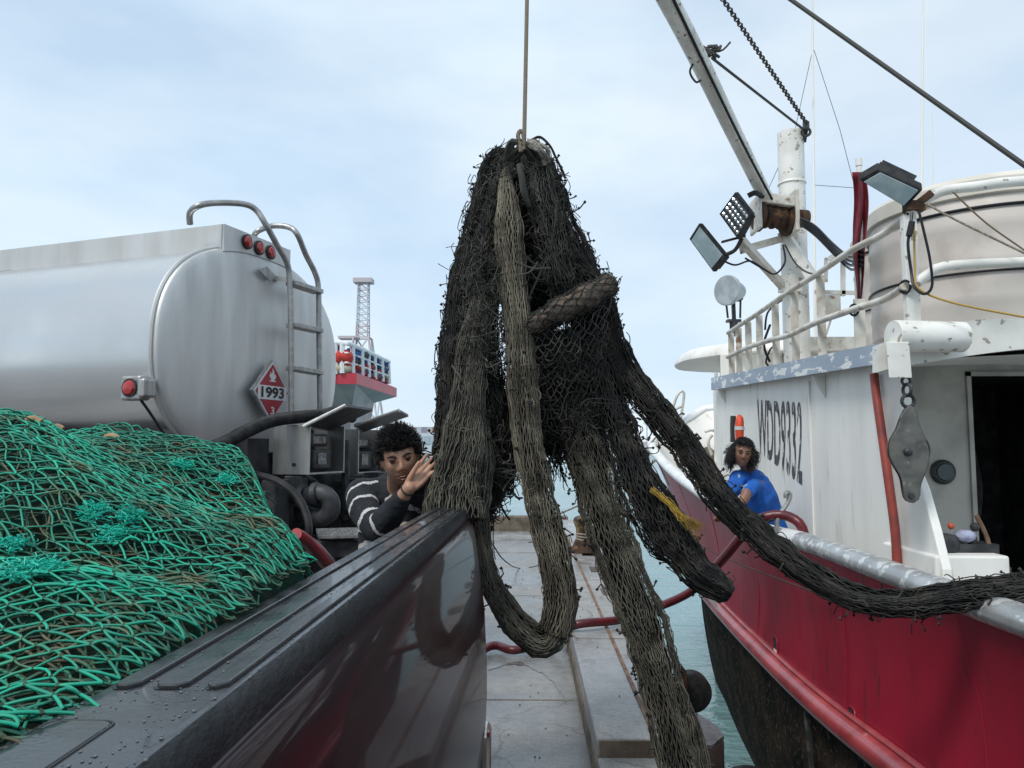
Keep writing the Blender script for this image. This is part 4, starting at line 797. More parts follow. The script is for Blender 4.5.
for f in (1.75, 3.5, 5.2):
    P = ring(f, 1.002); P.append(P[0]); m_ = MB(); m_.tube(P, .006, 6, caps=False); m_.build('ring_weld', M['aluface'], tr)
for k in (52, 60):
    a_, b_ = oval()[k]; m_ = MB(); m_.tube([T(.04, a_ * 1.001, zc + b_ * 1.001), T(6.7, a_ * 1.001, zc + b_ * 1.001)], .005, 6); m_.build('long_weld', M['aluface'], tr)
mb = MB(); rr = [ring(6.8), ring(6.85, .9), ring(6.87, .3)]; mb.grid(rr, cv=True); mb.add(rr[-1], [tuple(range(72))]); mb.build('tank_end', M['aluface'], tr)
# top spill dam
tl = TW(223, 221, 0); trr = TW(289, 253, 0)
s_l = (tl - O).dot(rS); s_r = (trr - O).dot(rS); zt2 = (tl.z + trr.z) / 2 + .0
def topz_(s): 
    e = 2.35; return zc + hh * max(0, 1 - abs(s / hw_) ** e) ** (1 / e)
dam = MB()
for (sa, sb) in ((s_l, s_l + .012), (s_r - .012, s_r)):
    dam.hexa([T(0.0, sa, topz_(sa) - .03), T(6.6, sa, topz_(sa) - .03), T(6.6, sb, topz_(sb) - .03), T(0.0, sb, topz_(sb) - .03), T(0.0, sa, zt2), T(6.6, sa, zt2), T(6.6, sb, zt2), T(.0, sb, zt2)])
dam.build('spill_dam_side', M['aluface'], tr, smooth=False)
ns = 14; G = [[tuple(T(-.012, s_l + (s_r - s_l) * j / ns, topz_(s_l + (s_r - s_l) * j / ns) - .02)) for j in range(ns + 1)], [tuple(T(-.012, s_l + (s_r - s_l) * j / ns, zt2)) for j in range(ns + 1)]]
G2 = [[tuple(Vector(p) + aF * .02) for p in row] for row in G]
mb = MB(); mb.grid([G[0], G[1], G2[1], G2[0]], cu=True); mb.add([G[0][0], G[1][0], G2[1][0], G2[0][0]], [(0, 1, 2, 3)]); mb.build('spill_dam_end', M['aluface'], tr, smooth=False)
for px, py in ((247, 242), (259, 248), (270.5, 252.5)):
    q = TW(px, py, -.016); mb = MB(); mb.lathe(q, [(.047, 0), (.047, .008), (.038, .012)], 24, -aF); lg = mb.build('marker_light', M['rubber'], tr); mb = MB(); mb.lathe(q - aF * .012, [(.036, 0), (.03, .008), (.01, .012)], 24, -aF); mb.build('lens', M['redlens'], lg)
# side marker light
q = W(130, 387, 3.55); mm = T(.35, -.9, q.z)
mb = MB(); q0 = W(131, 388, 3.95); ff = (q0 - O).dot(aF); sA = -hw_ - .035
q0 = T(.12, -hw_ - .02, 0)
dd = CM @ Vector(((132 - 512) / F, (384 - 388) / F, -1)); oc = Vector((0, 0, CAMZ)); t_ = ((O + rS * (-hw_ - .06)) - oc).dot(rS) / dd.dot(rS); q0 = oc + dd * t_
Rm = Matrix((aF, rS, Vector((0, 0, 1)))).transposed()
mb.box(q0 + rS * .025 + Vector((0, 0, 0)), (.13, .08, .13), Rm); mb.box(q0 + rS * .03 - aF * .05, (.09, .09, .10), Rm); sm = mb.build('side_marker_housing', M['steel'], tr, smooth=False, bevel=.012)
mb = MB(); mb.lathe(q0 - rS * .016 + Vector((0, 0, 0)), [(.05, 0), (.05, .006)], 20, -rS); mb.build('bezel', M['rubber'], sm); mb = MB(); mb.lathe(q0 - rS * .022, [(.04, 0), (.034, .01), (.01, .016)], 20, -rS); mb.build('lens', M['redlens'], sm)
mb = MB(); mb.stube([q0 + rS * .03 - Vector((0, 0, .06)) - aF * .03, q0 + rS * .07 - Vector((0, 0, .12)) - aF * .05, q0 + rS * .16 - Vector((0, 0, .24)) - aF * .07], .008, 6, 10); mb.build('wire', M['blackcable'], sm)
# grab loops and ladder
ld = -.17; r_ = .019
def TL(px, py, f=ld): return TW(px, py, f)
mb = MB(); P = [TL(190, 224, .15), TL(190, 213, .12), TL(198, 206, .05), TL(215, 203, 0), TL(243, 204, -.08), TL(256, 210, -.12), TL(266, 225), TL(277, 245), TL(287, 263), TL(290, 285), TL(291, 330), TL(291.5, 416)]
mb.stube(P, r_, 12, 90); lad = mb.build('ladder_stile', M['tubegrey'], tr)
mb = MB(); P = [TL(254, 236, .1), TL(258, 231, .05), TL(272, 226, 0), TL(288, 227, -.1), TL(297, 234), TL(306, 255), TL(315, 273), TL(318.5, 290), TL(319, 340), TL(320, 413)]
mb.stube(P, r_, 12, 90); mb.build('ladder_stile', M['tubegrey'], tr)
for y0, y1 in ((283, 292), (325, 331), (368, 373)):
    mb = MB(); a, b = TL(291, y0), TL(318.5, y1); mb.bar(a, b, .085, .03, (0, 0, 1)); mb.build('rung', M['tubegrey'], tr, smooth=False, bevel=.004)
mb = MB(); mb.bar(TL(291, 281), TW(276, 278, -.03), .05, .03); mb.build('ladder_bracket', M['aluface'], tr, smooth=False)
# placard
pc = TW(271.5, 392, -.1); mb = MB(); hs = .193
def dia(h, f): return [pc + Vector((0, 0, h)) - aF * f, pc + rS * h * .93 - aF * f, pc - Vector((0, 0, h)) - aF * f, pc - rS * h * .93 - aF * f]
pw = mat('placard white', (.62, .62, .62), None, .35); prd = mat('placard red', (.33, .015, .03), (.27, .012, .025), .35, scale=9)
mb.prism(dia(hs * 1.07, 0), aF * .02); pcd = mb.build('placard', M['steel'], tr, smooth=False)
mb = MB(); mb.prism(dia(hs, .004), aF * .003); mb.build('placard_border', pw, pcd, smooth=False)
mb = MB(); mb.prism(dia(hs * .92, .007), aF * .002); mb.build('placard_field', prd, pcd, smooth=False)
def onp(s, z, f): return pc + rS * s + Vector((0, 0, z)) - aF * f
mb = MB(); mb.prism([onp(-.145, -.05, .009), onp(.145, -.05, .009), onp(.145, .038, .009), onp(-.145, .038, .009)][::1], aF * .001)
mb.build('number_panel', pw, pcd, smooth=False)
blk_ = mat('placard black', (.01, .01, .01), None, .5)
text_mesh('1993', [onp(-.115, -.04, .012), onp(.115, -.04, .012), onp(.115, .03, .012), onp(-.115, .03, .012)], 'placard_number', blk_, pcd, weight=.03)
text_mesh('3', [onp(-.018, -.145, .012), onp(.018, -.145, .012), onp(.018, -.095, .012), onp(-.018, -.095, .012)], 'placard_class', pw, pcd, weight=.02)
mb = MB(); fl = [(-.035, .065), (.035, .065), (.03, .072), (.012, .074), (.032, .095), (.028, .115), (.016, .105), (.010, .135), (-.006, .152), (-.004, .125), (-.018, .112), (-.022, .13), (-.034, .1), (-.012, .074), (-.03, .072)]
mb.prism([onp(a, b, .009) for a, b in fl], aF * .001); mb.build('flame_symbol', pw, pcd, smooth=False)
# little badge on the tank end
mb = MB(); P = [TW(x, y, -.064) for x, y in ((259, 270), (267, 266.5), (276, 276), (270, 281))]; mb.prism(P, aF * .01); mb.build('badge', M['steel'], tr, smooth=False)
# chassis, wheels, added dark backing, rear gear
mb = MB()
for s in (-.4, .4): mb.hexa([T(-.3, s - .04, .75), T(8.2, s - .04, .75), T(8.2, s + .04, .75), T(-.3, s + .04, .75), T(-.3, s - .04, 1.0), T(8.2, s - .04, 1.0), T(8.2, s + .04, 1.0), T(-.3, s + .04, 1.0)])
for f in (0, 1.5, 3, 4.5, 6): mb.hexa([T(f, -.7, 1.0), T(f + .12, -.7, 1.0), T(f + .12, .7, 1.0), T(f, .7, 1.0), T(f, -.8, 1.62), T(f + .12, -.8, 1.62), T(f + .12, .8, 1.62), T(f, .8, 1.62)])
mb.build('chassis', M['dark'], tr, smooth=False)
for f in (1.0, 2.3, 6.9):
    for s in (-.95, .7):
        mb = MB(); mb.lathe(T(f, s, .5), [(.28, 0), (.46, .01), (.5, .05), (.5, .22), (.46, .26), (.28, .27)], 32, rS); wq = mb.build('wheel', M['rubber'], tr); mb = MB(); mb.lathe(T(f, s - .005, .5), [(.1, .03), (.28, 0), (.285, .28), (.1, .25)], 24, rS); mb.build('rim', M['steel'], wq)
mb = MB(); mb.hexa([T(7.2, -1.0, .6), T(8.9, -1.0, .6), T(8.9, 1.0, .6), T(7.2, 1.0, .6), T(7.2, -1.0, 2.6), T(8.6, -1.0, 2.6), T(8.6, 1.0, 2.6), T(7.2, 1.0, 2.6)]); mb.build('cab', M['whitep'], tr, smooth=False, bevel=.06)
mb = MB(); mb.hexa([T(-.2, .45, .3), T(-.12, .45, .3), T(-.12, 1.45, .3), T(-.2, 1.45, .3), T(-.2, .45, 1.42), T(-.12, .45, 1.42), T(-.12, 1.45, 1.42), T(-.2, 1.45, 1.42)]); mb.build('dark_backing', M['dark'], tr, smooth=False, bevel=.02)  # added dark panel, closes the bright gaps between the cabinets
# rear equipment cabinets
cabm = mat('brushed cabinet steel', (.46, .46, .45), (.33, .33, .32), .4, metal=.8, scale=4, lo=.35, hi=.7, stretch=(6, 6, 1), bump=.05)
def cabinet(c, w, d, z0, z1, label=None):
    f0 = (c - O).dot(aF); s0 = (c - O).dot(rS); tk = .012
    def bx(mb, fa, fb, sa, sb, za, zb): mb.hexa([T(fa, sa, za), T(fb, sa, za), T(fb, sb, za), T(fa, sb, za), T(fa, sa, zb), T(fb, sa, zb), T(fb, sb, zb), T(fa, sb, zb)])
    mb = MB(); bx(mb, f0, f0 + w, s0, s0 + tk, z0, z1); bx(mb, f0, f0 + w, s0 + d - tk, s0 + d, z0, z1); bx(mb, f0 + w - tk, f0 + w, s0 + tk, s0 + d - tk, z0, z1); bx(mb, f0 + .002, f0 + w - tk, s0 + tk, s0 + d - tk, z0, z0 + tk)
    o = mb.build('cabinet', cabm, tr, smooth=False, bevel=.003)
    mb = MB(); bx(mb, f0 + w - .03, f0 + w - .015, s0 + tk + .002, s0 + d - tk - .002, z0 + .02, z1 - .02); mb.build('cabinet_back', M['dark'], o, smooth=False)
    mb = MB(); sm_, zm = s0 + d * .52, (z0 + z1) / 2
    bx(mb, f0 + .04, f0 + w - .04, sm_ - .1, sm_ + .1, z0 + .03, zm); bx(mb, f0 + .07, f0 + w - .04, sm_ - .09, sm_ + .1, zm + .02, zm + .1); mb.build('meter', M['dark2'], o, smooth=False, bevel=.012)
    mb = MB(); bx(mb, f0 + .034, f0 + .04, sm_ - .06, sm_ + .03, z0 + .06, zm - .02); bx(mb, f0 + .064, f0 + .07, sm_ - .07, sm_ + .07, zm + .04, zm + .085); mb.build('meter_dial', mat('meter face', (.25, .27, .28), (.1, .1, .1), .3, scale=40), o, smooth=False)
    mb = MB(); mb.lathe(T(f0 + w * .4, s0 - .003, z0 + .1 * (z1 - z0) * 2), [(.012, 0), (.012, .006)], 10, -rS); mb.build('bolt', M['dark'], o)
    return o
c1 = W(309, 470, 4.6); cabinet(c1, .265, .40, W(300, 475, 4.6).z, W(300, 425, 4.65).z)
c2 = W(358, 470, 5.5); cabinet(c2, .22, .33, W(300, 474, 5.5).z, W(300, 429, 5.55).z)
for quad in ([(304, 424, 4.55), (345, 404, 4.55), (372, 408, 5.05), (330, 428, 5.05)], [(355, 424, 5.3), (399, 409, 5.2), (408, 414, 5.6), (362, 430, 5.75)]):
    P = [W(*q) for q in quad]; n_ = (P[1] - P[0]).cross(P[3] - P[0]).normalized() * .02
    if n_.z > 0: n_ = -n_
    mb = MB(); mb.prism(P, n_); ld_ = mb.build('cabinet_lid', M['dark2'], tr, smooth=False, bevel=.003); mb = MB(); mb.tube([P[3] + n_ * .5, P[0] + n_ * .5, P[1] + n_ * .5], .013, 8); mb.build('lid_edge', cabm, ld_)
mb = MB(); mb.stube([W(190, 455, 3.9), W(222, 444, 4.1), W(245, 432, 4.25), W(272, 421, 4.5), W(300, 417, 4.7), W(320, 415, 4.9), W(345, 410, 5.1), W(352, 418, 5.4)], .036, 14, 80)
mb.build('delivery_hose', M['rubber'], tr)
mb = MB(); P = catmull([W(190, 455, 3.9), W(222, 444, 4.1), W(245, 432, 4.25), W(272, 421, 4.5), W(300, 417, 4.7), W(320, 415, 4.9)], 90)
for k in range(2, 88): 
    d_ = Vector(P[k + 1] - P[k - 1]); mb.torus(P[k], .037, .0025, d_, 12, 4)
mb.build('hose_ribbing', M['rubber'], tr)
# dark plumbing under the cabinets
mb = MB()
mb.stube([W(292, 478, 4.75), W(292, 492, 4.7), W(305, 497, 4.65), W(320, 493, 4.6), W(330, 500, 4.6), W(330, 512, 4.6), W(318, 518, 4.65), W(300, 512, 4.8)], .055, 14, 60)
pipe = mb.build('outlet_pipe', M['dark2'], tr)
mb = MB()
for p, r0 in ((W(303, 497, 4.63), .075), (W(316, 494, 4.6), .07)): mb.lathe(p, [(r0, -.02), (r0, .02)], 20, (1, -.2, .1))
mb.box(W(296, 487, 4.68), (.12, .1, .14)); mb.build('coupler', M['dark2'], pipe, smooth=False, bevel=.008)
mb = MB()
for (x, y, D, w_, h_) in ((262, 470, 4.75, .14, .22), (352, 495, 5.3, .18, .2), (378, 490, 5.4, .12, .25), (250, 455, 4.6, .12, .2), (365, 520, 5.2, .25, .12)): mb.box(W(x, y, D), (w_, .2, h_), Rm)
for k in range(16):
    x = random.uniform(255, 375); y = random.uniform(480, 530); D = random.uniform(4.9, 5.4); mb.stube([W(x, y, D), W(x + random.uniform(-20, 20), y + random.uniform(-15, 20), D), W(x + random.uniform(-30, 30), y + random.uniform(-20, 25), D + .1)], random.uniform(.01, .025), 8, 14)
mb.build('valves_and_pipes', M['dark'], tr, bevel=.006)
mb = MB(); q = W(366, 497, 5.2); mb.stube([W(345, 440, 5.1), W(346, 480, 5.1), W(346, 520, 5.1)], .03, 8, 10); mb.box(W(357, 490, 5.15), (.14, .1, .16), Rm); mb.build('pump_box', M['dark2'], tr, smooth=False, bevel=.01)
mb = MB(); mb.box(W(300, 498, 4.55), (.02, .01, .04)); mb.build('blue_tag', mat('blue tag', (.02, .1, .45), None, .5), tr, smooth=False)
mb = MB(); mb.stube([W(255, 474, 4.3), W(280, 482, 4.2), W(300, 500, 4.15), W(309, 530, 4.1), W(300, 556, 4.2)], .02, 8, 40); mb.build('black_hose', M['rubber'], tr)
# step platform and rear backing
mb = MB(); a = W(315, 532, 4.35); zst = 1.12
P = [W(316, 530, 4.5), W(368, 528, 4.6), W(374, 540, 4.2), W(318, 542, 4.15)]
for p in P: p.z = 1.1
mb.prism(P, (0, 0, .015)); st = mb.build('step_plate', M['steel'], tr, smooth=False)
mb = MB()
for i in range(14):
    for j in range(4):
        u = (i + .5) / 14; v = (j + .5) / 4; p = P[0].lerp(P[1], u).lerp(P[3].lerp(P[2], u), v) + Vector((0, 0, .018)); dd_ = .6 if (i + j) % 2 else -.6; mb.bar(p - Vector((.012, .012 * dd_, 0)), p + Vector((.012, .012 * dd_, 0)), .006, .006)
mb.build('tread_pattern', M['steel'], st, smooth=False)
mb = MB(); mb.bar(Vector((P[3].x - .9, P[3].y + .3, 1.04)), P[2] + Vector((.15, -.01, -.07)), .05, .09); mb.bar(Vector((P[3].x - .9, P[3].y + .3, .72)), P[2] + Vector((.15, .2, -.4)), .1, .12)
for f, s in ((-.35, -.3), (-.35, .6)): mb.hexa([T(f, s, .3), T(f + .1, s, .3), T(f + .1, s + .15, .3), T(f, s + .15, .3), T(f, s, 1.4), T(f + .1, s, 1.4), T(f + .1, s + .15, 1.4), T(f, s + .15, 1.4)])
mb.hexa([T(-.02, -.75, .35), T(.05, -.75, .35), T(.05, .8, .35), T(-.02, .8, .35), T(-.02, -.75, 1.5), T(.05, -.75, 1.5), T(.05, .8, 1.5), T(-.02, .8, 1.5)]); mb.build('rear_frame', M['dark'], tr, smooth=False, bevel=.01)
mb = MB(); mb.stube([W(296, 534, 2.5), W(308, 543, 2.6), W(322, 560, 2.75), W(336, 580, 3.0), W(345, 610, 3.3)], .02, 12, 30); tag(mb.build('red_hose', M['hosered']), 'bright red hose coming out behind the green net by the pickup rail', 'hose')
# ================================================================ PICKUP
pk = thing('pickup_truck', 'dark maroon pickup truck with a wet black bed rail cap, green net in its bed', 'pickup truck', (-1.1, 1.2, 0))
RZ = 1.364
XI = lambda y: -.417 + (y - .6) * .0264
XO = lambda y: -.268 + (y - .656) * .0227
prof = [(0, -.05), (0, -.006), (.02, 0), (.80, 0), (.87, -.001), (.91, -.003), (.95, -.008), (.98, -.014), (.995, -.024), (1.0, -.036)]
Ys = np.linspace(-.3, 2.93, 60); G = [[(XI(y) + (XO(y) - XI(y)) * t_, y, RZ + z) for t_, z in prof] for y in Ys]
G.append([(XI(2.95) + (XO(2.95) - XI(2.95)) * (.06 + t_ * .88), 2.955, RZ + z - .02) for t_, z in prof])
mb = MB(); G = np.array(G); mb.grid(G[:, :5], 0); mb.grid(G[:, 4:], 1); mb.add([tuple(p) for p in G[-1]], [tuple(range(len(prof)))[::-1]], 1)
cap_ = mb.build('rail_cap', [M['trim'], M['trim2']], pk, ang=60)
for (ta, tb) in ((.06, .22), (.34, .54), (.68, .81)):
    mb = MB(); y0, y1 = .757, 2.9; x = lambda t_, y: XI(y) + (XO(y) - XI(y)) * t_
    pl_ = [(x(ta, y0) + .004, y0, RZ), (x(ta, y0), y0 + .006, RZ)] + [(x(ta, y), y, RZ) for y in np.linspace(y0 + .05, y1, 8)] + [(x(tb, y), y, RZ) for y in np.linspace(y1, y0 + .05, 8)] + [(x(tb, y0), y0 + .012, RZ), (x(tb, y0) - .008, y0, RZ)]
    mb.prism([(a, b, c - .004) for a, b, c in pl_], (0, 0, .0085)); mb.build('raised_rib', M['trim'], cap_, smooth=False, bevel=.002)
    mb = MB(); mb.prism([(p[0] + (p[0] - (x((ta + tb) / 2, p[1]))) * .14, p[1] + (-.004 if i in (0, 1, len(pl_) - 1, len(pl_) - 2) else 0), RZ - .002) for i, p in enumerate(pl_)], (0, 0, .0028)); mb.build('rib_groove', M['groove'], cap_, smooth=False)
def rrect(x0, x1, y0, y1, r, z, k=6):
    P = []
    for cx, cy, a0 in ((x1 - r, y1 - r, 0), (x0 + r, y1 - r, 90), (x0 + r, y0 + r, 180), (x1 - r, y0 + r, 270)):
        for i in range(k + 1): a = R(a0 + 90 * i / k); P.append((cx + r * math.cos(a), cy + r * math.sin(a), z))
    return P
P = rrect(-.409, -.350, .47, .668, .012, RZ); P.append(P[0]); mb = MB(); mb.tube(P, .0016, 6, caps=False); mb.build('stake_pocket_groove', M['groove'], cap_)
mb = MB(); mb.prism(rrect(-.407, -.352, .472, .666, .011, RZ - .004), (0, 0, .0055)); mb.build('stake_pocket_cover', M['trim'], cap_, smooth=False, bevel=.001)
# beads of rain on the cap
L_ = []
for k in range(800):
    y = .45 + 2.3 * random.random() ** 1.5; t_ = random.uniform(.02, .9); L_.append((XI(y) + (XO(y) - XI(y)) * t_, y, RZ + .0015, random.choice((.0008, .001, .0012, .0015, .0019))))
V = []; Fc = []
for (x, y, z, r_) in L_:
    b = len(V)
    for ring_ in ((1, 0), (.8, .38), (.0, .55)):
        for j in range(7): V.append((x + r_ * ring_[0] * math.cos(j * .898), y + r_ * ring_[0] * 1.2 * math.sin(j * .898), z - .0015 + .0005 + r_ * ring_[1]))
    for q in range(2): Fc += [(b + q * 7 + j, b + q * 7 + (j + 1) % 7, b + (q + 1) * 7 + (j + 1) % 7, b + (q + 1) * 7 + j) for j in range(7)]
wd = mat('rain bead', (.10, .105, .11), None, .05, spec=.8); tag(finish('rain_drops', V, Fc, wd, cap_), kind='stuff')
# body side
sp_ = [(-.012, RZ - .032), (-.002, RZ - .035), (.004, RZ - .036), (.010, RZ - .040), (.02, RZ - .06), (.030, 1.27), (.042, 1.18), (.052, 1.1), (.064, 1.0), (.069, .9), (.073, .8), (.074, .7), (.070, .6), (.060, .5), (.05, .42), (.03, .36)]
def side(y0, y1, n, name, m, flip=False, xs=lambda y: XO(y), sgn=1, x0=0):
    mb = MB(); ys_ = np.linspace(y0, y1, n); V = []
    for y in ys_:
        rd_ = max(0, (y - 2.86) / .09); V.append([(x0 + sgn * (xs(y) + o_ - .05 * rd_ ** 2 + .0), y, z) for o_, z in sp_])
    k = len(sp_); b = [p for r_ in V for p in r_]; Fc = []
    for i in range(n - 1):
        for j in range(k - 1):
            cy = (V[i][j][1] + V[i + 1][j][1]) / 2; cz = (V[i][j][2] + V[i][j + 1][2]) / 2
            if (cy - 1.55) ** 2 + (cz - .38) ** 2 < .42 ** 2: continue
            Fc.append((i * k + j, i * k + j + 1, (i + 1) * k + j + 1, (i + 1) * k + j))
    mb.add(b, Fc); return mb.build(name, m, pk, ang=60)
side(-.3, 2.845, 90, 'bed_side', M['maroon'])
side(2.85, 2.95, 8, 'tail_corner', M['maroon'])
side(-.3, 2.845, 90, 'bed_side', M['maroon'], sgn=-1, x0=-2.2)
for x in (-.30, -1.9): mb = MB(); mb.box((x, 2.94, .85), (.2, .02, .98)); mb.build('rear_post', M['maroon'], pk, smooth=False)
mb = MB(); mb.box((-1.1, 1.3, .78), (1.6, 3.2, .04)); mb.box((-.40, 1.3, 1.05), (.03, 3.2, .56)); mb.box((-1.80, 1.3, 1.05), (.03, 3.2, .56)); mb.box((-1.1, -.28, 1.05), (1.5, .04, .56)); mb.build('bed_liner', M['trim2'], pk, smooth=False)
mb = MB(); mb.box((-1.87, 1.3, RZ - .02), (.17, 3.2, .05)); mb.build('rail_cap', M['trim'], pk, smooth=False, bevel=.015)
chrome = mat('scuffed chrome', (.55, .55, .55), (.4, .38, .35), .2, metal=1, scale=9)
mb = MB(); mb.box((-1.1, 3.02, .44), (1.93, .13, .19)); mb.build('rear_bumper', chrome, pk, smooth=False, bevel=.03, seg=3)
for x in (-.36, -2.02):
    for y in (1.55, -2.2):
        mb = MB(); mb.lathe((x, y, .38), [(.2, 0), (.34, .01), (.375, .05), (.375, .2), (.34, .235), (.2, .24)], 32, (1, 0, 0)); wq = mb.build('wheel', M['rubber'], pk); mb = MB(); mb.lathe((x + .005, y, .38), [(.05, .0), (.2, .0), (.21, .225), (.05, .21)], 24, (1, 0, 0)); mb.build('rim', chrome, wq)
mb = MB(); mb.hexa([(-2.03, -3.9, .4), (-.17, -3.9, .4), (-.17, -.36, .4), (-2.03, -.36, .4), (-2.03, -3.9, 1.15), (-.17, -3.9, 1.15), (-.17, -.36, 1.33), (-2.03, -.36, 1.33)]); mb.hexa([(-1.98, -2.3, 1.2), (-.22, -2.3, 1.2), (-.22, -.4, 1.3), (-1.98, -.4, 1.3), (-1.8, -1.6, 1.9), (-.4, -1.6, 1.9), (-.4, -.6, 1.9), (-1.8, -.6, 1.9)]); mb.build('cab', M['maroon'], pk, smooth=False, bevel=.05, seg=3)

# ================================================================ GREEN NET HEAP
def heap(x, y):
    d = max(0, -.395 - x); S_ = min(1, (d + .015) / .6) ** .45
    rise = .03 + .268 * (1 / (1 + math.exp(-(y - 1.08) / .19)))
    z = 1.345 + rise * S_ + .03 * max(0, .25 - abs(d - .5)) * (1 if y > 1 else 0)
    y1 = 1.36 + .36 * min(1, (d + .02) / .28) + .04 * mnoise.noise(Vector((x * 3, 1, 0)))
    if y > y1: z -= 1.2 * (y - y1) + 4 * (y - y1) ** 2
    e = min(1, d * 6)
    z += .034 * mnoise.noise(Vector((x * 2.6, y * 3.6, 2))) * e + .012 * mnoise.noise(Vector((x * 9, y * 9, 5)))
    z += .016 * math.sin((y * 1.0 + x * .25) * 17 + 3 * mnoise.noise(Vector((x * 2, y * 2, 9)))) * e
    return z
net = thing('green_net', 'heap of bright green fishing net filling the pickup bed', 'fishing net', (-1.1, 1.1, 1.0))
xs_ = np.linspace(-1.95, -.385, 110); ys2 = np.linspace(.1, 2.15, 130)
G = [[(x, y, heap(x, y) - .035 + .01 * mnoise.noise(Vector((x * 25, y * 25, 0)))) for y in ys2] for x in xs_]
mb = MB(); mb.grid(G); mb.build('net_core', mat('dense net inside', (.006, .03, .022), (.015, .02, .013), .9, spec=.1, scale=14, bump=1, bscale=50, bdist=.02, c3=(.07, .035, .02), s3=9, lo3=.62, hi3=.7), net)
def green_layer(a, b, lift, rot, warp, bow, seedoff, bias=0, keep=1.0, xr=(-1.95, -.37), yr=(.12, 2.1), slantz=0):
    ni = int((xr[1] - xr[0]) * 1.25 / (a / 2)); nj = int((yr[1] - yr[0]) * 1.5 / b); K = 5; out = []; kn = []
    ca, sa = math.cos(rot), math.sin(rot); cx, cy = (xr[0] + xr[1]) / 2, (yr[0] + yr[1]) / 2; nodes = {}
    def node(i, j, sgn):
        key = (i, j if sgn > 0 else j - 1)
        if key not in nodes:
            u = (i - ni / 2) * a / 2; v = (key[1] + .5 - nj / 2) * b
            x = cx + u * ca - v * sa; y = cy + u * sa + v * ca
            q = Vector((x * 2.1 + seedoff, y * 2.1, seedoff)); dx = mnoise.noise(q) * warp; dy = mnoise.noise(q + Vector((7, 3, 1))) * warp
            nodes[key] = (x + dx + random.gauss(0, a * .07), y + dy + random.gauss(0, b * .14), random.gauss(0, .003))
        return nodes[key]
    for j in range(nj):
        for i in range(ni):
            if random.random() > keep: continue
            s1 = 1 if (i + j) % 2 == 0 else -1
            p = node(i, j, s1); q = node(i + 1, j, -s1)
            mx_, my_ = (p[0] + q[0]) / 2, (p[1] + q[1]) / 2
            if not (xr[0] < mx_ < xr[1] and yr[0] < my_ < yr[1]) or mx_ > XI(my_) + .012: continue
            bx, by, bz = random.gauss(0, bow), random.gauss(0, bow) + bias, abs(random.gauss(0, bow * .8)); P_ = []
            for k in range(K):
                t_ = k / (K - 1); w = math.sin(math.pi * t_); x = p[0] * (1 - t_) + q[0] * t_ + bx * w; y = p[1] * (1 - t_) + q[1] * t_ + by * w
                P_.append((x, y, heap(x, y) + lift + p[2] * (1 - t_) + q[2] * t_ + bz * w + slantz * w))
            out.append(P_); kn.append(P_[0])
    return np.array(out), np.array(kn)
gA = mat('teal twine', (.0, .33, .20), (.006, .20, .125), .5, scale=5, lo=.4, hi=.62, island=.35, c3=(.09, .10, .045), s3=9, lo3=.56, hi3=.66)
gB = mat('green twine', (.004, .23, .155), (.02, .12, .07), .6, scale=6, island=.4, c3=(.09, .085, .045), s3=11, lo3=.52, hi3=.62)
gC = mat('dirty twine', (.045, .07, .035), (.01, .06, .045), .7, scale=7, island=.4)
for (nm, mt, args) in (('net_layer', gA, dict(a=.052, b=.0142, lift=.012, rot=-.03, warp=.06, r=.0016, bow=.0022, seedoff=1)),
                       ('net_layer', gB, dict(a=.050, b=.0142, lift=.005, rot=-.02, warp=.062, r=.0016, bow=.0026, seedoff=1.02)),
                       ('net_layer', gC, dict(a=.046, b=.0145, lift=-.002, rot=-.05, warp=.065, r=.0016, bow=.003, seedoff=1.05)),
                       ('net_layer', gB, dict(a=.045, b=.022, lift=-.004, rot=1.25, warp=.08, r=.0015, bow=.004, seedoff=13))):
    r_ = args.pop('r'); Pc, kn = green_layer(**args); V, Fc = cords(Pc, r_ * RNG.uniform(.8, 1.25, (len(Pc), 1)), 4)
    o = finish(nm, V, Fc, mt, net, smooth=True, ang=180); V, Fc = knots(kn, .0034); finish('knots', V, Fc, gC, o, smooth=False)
# frayed bright tufts
tuft = mat('frayed turquoise twine', (.0, .42, .30), (.02, .5, .38), .6, scale=20)
for (px, py, w_) in ((20, 575, 55), (45, 570, 30), (95, 517, 14), (130, 520, 18), (182, 468, 9), (112, 540, 8), (227, 483, 7), (10, 548, 12)):
    base = None
    for D in np.linspace(.5, 1.8, 400):
        q = W(px, py, D)
        if q.z < heap(q.x, q.y) + .01: base = q; break
    if base is None: continue
    mpx = D / F; L_ = []
    for k in range(90):
        p0 = base + Vector((random.gauss(0, w_ * mpx * .16) + .012 * math.sin(k * .4), random.gauss(0, w_ * mpx * .16) + .012 * math.cos(k * .23), 0)); p0.z = heap(p0.x, p0.y) + .016
        d = Vector((random.gauss(0, 1), random.gauss(0, 1), random.uniform(-.1, .5))).normalized() * random.uniform(.006, .02); e = Vector((random.gauss(0, 1), random.gauss(0, 1), random.gauss(0, .5))) * .005
        L_.append([tuple(p0), tuple(p0 + d * .35 + e), tuple(p0 + d * .7 - e * .5), tuple(p0 + d)])
    V, Fc = cords(np.array(L_), .0008, 3); finish('frayed_twine', V, Fc, tuft, net, smooth=False)
# orange-brown foam floats peeking out
for (px, py) in ((34, 420), (58, 427), (112, 437)):
    for D in np.linspace(.8, 2.0, 600):
        q = W(px, py, D)
        if q.z < heap(q.x, q.y) + .012: break
    mb = MB(); mb.stube([q + Vector((-.014, 0, .0)), q + Vector((0, 0, .003)), q + Vector((.014, 0, -.004))], .006, 8, 8); mb.build('float_rope', mat('tan rope end', (.42, .26, .14), (.3, .18, .1), .8, scale=50), net)
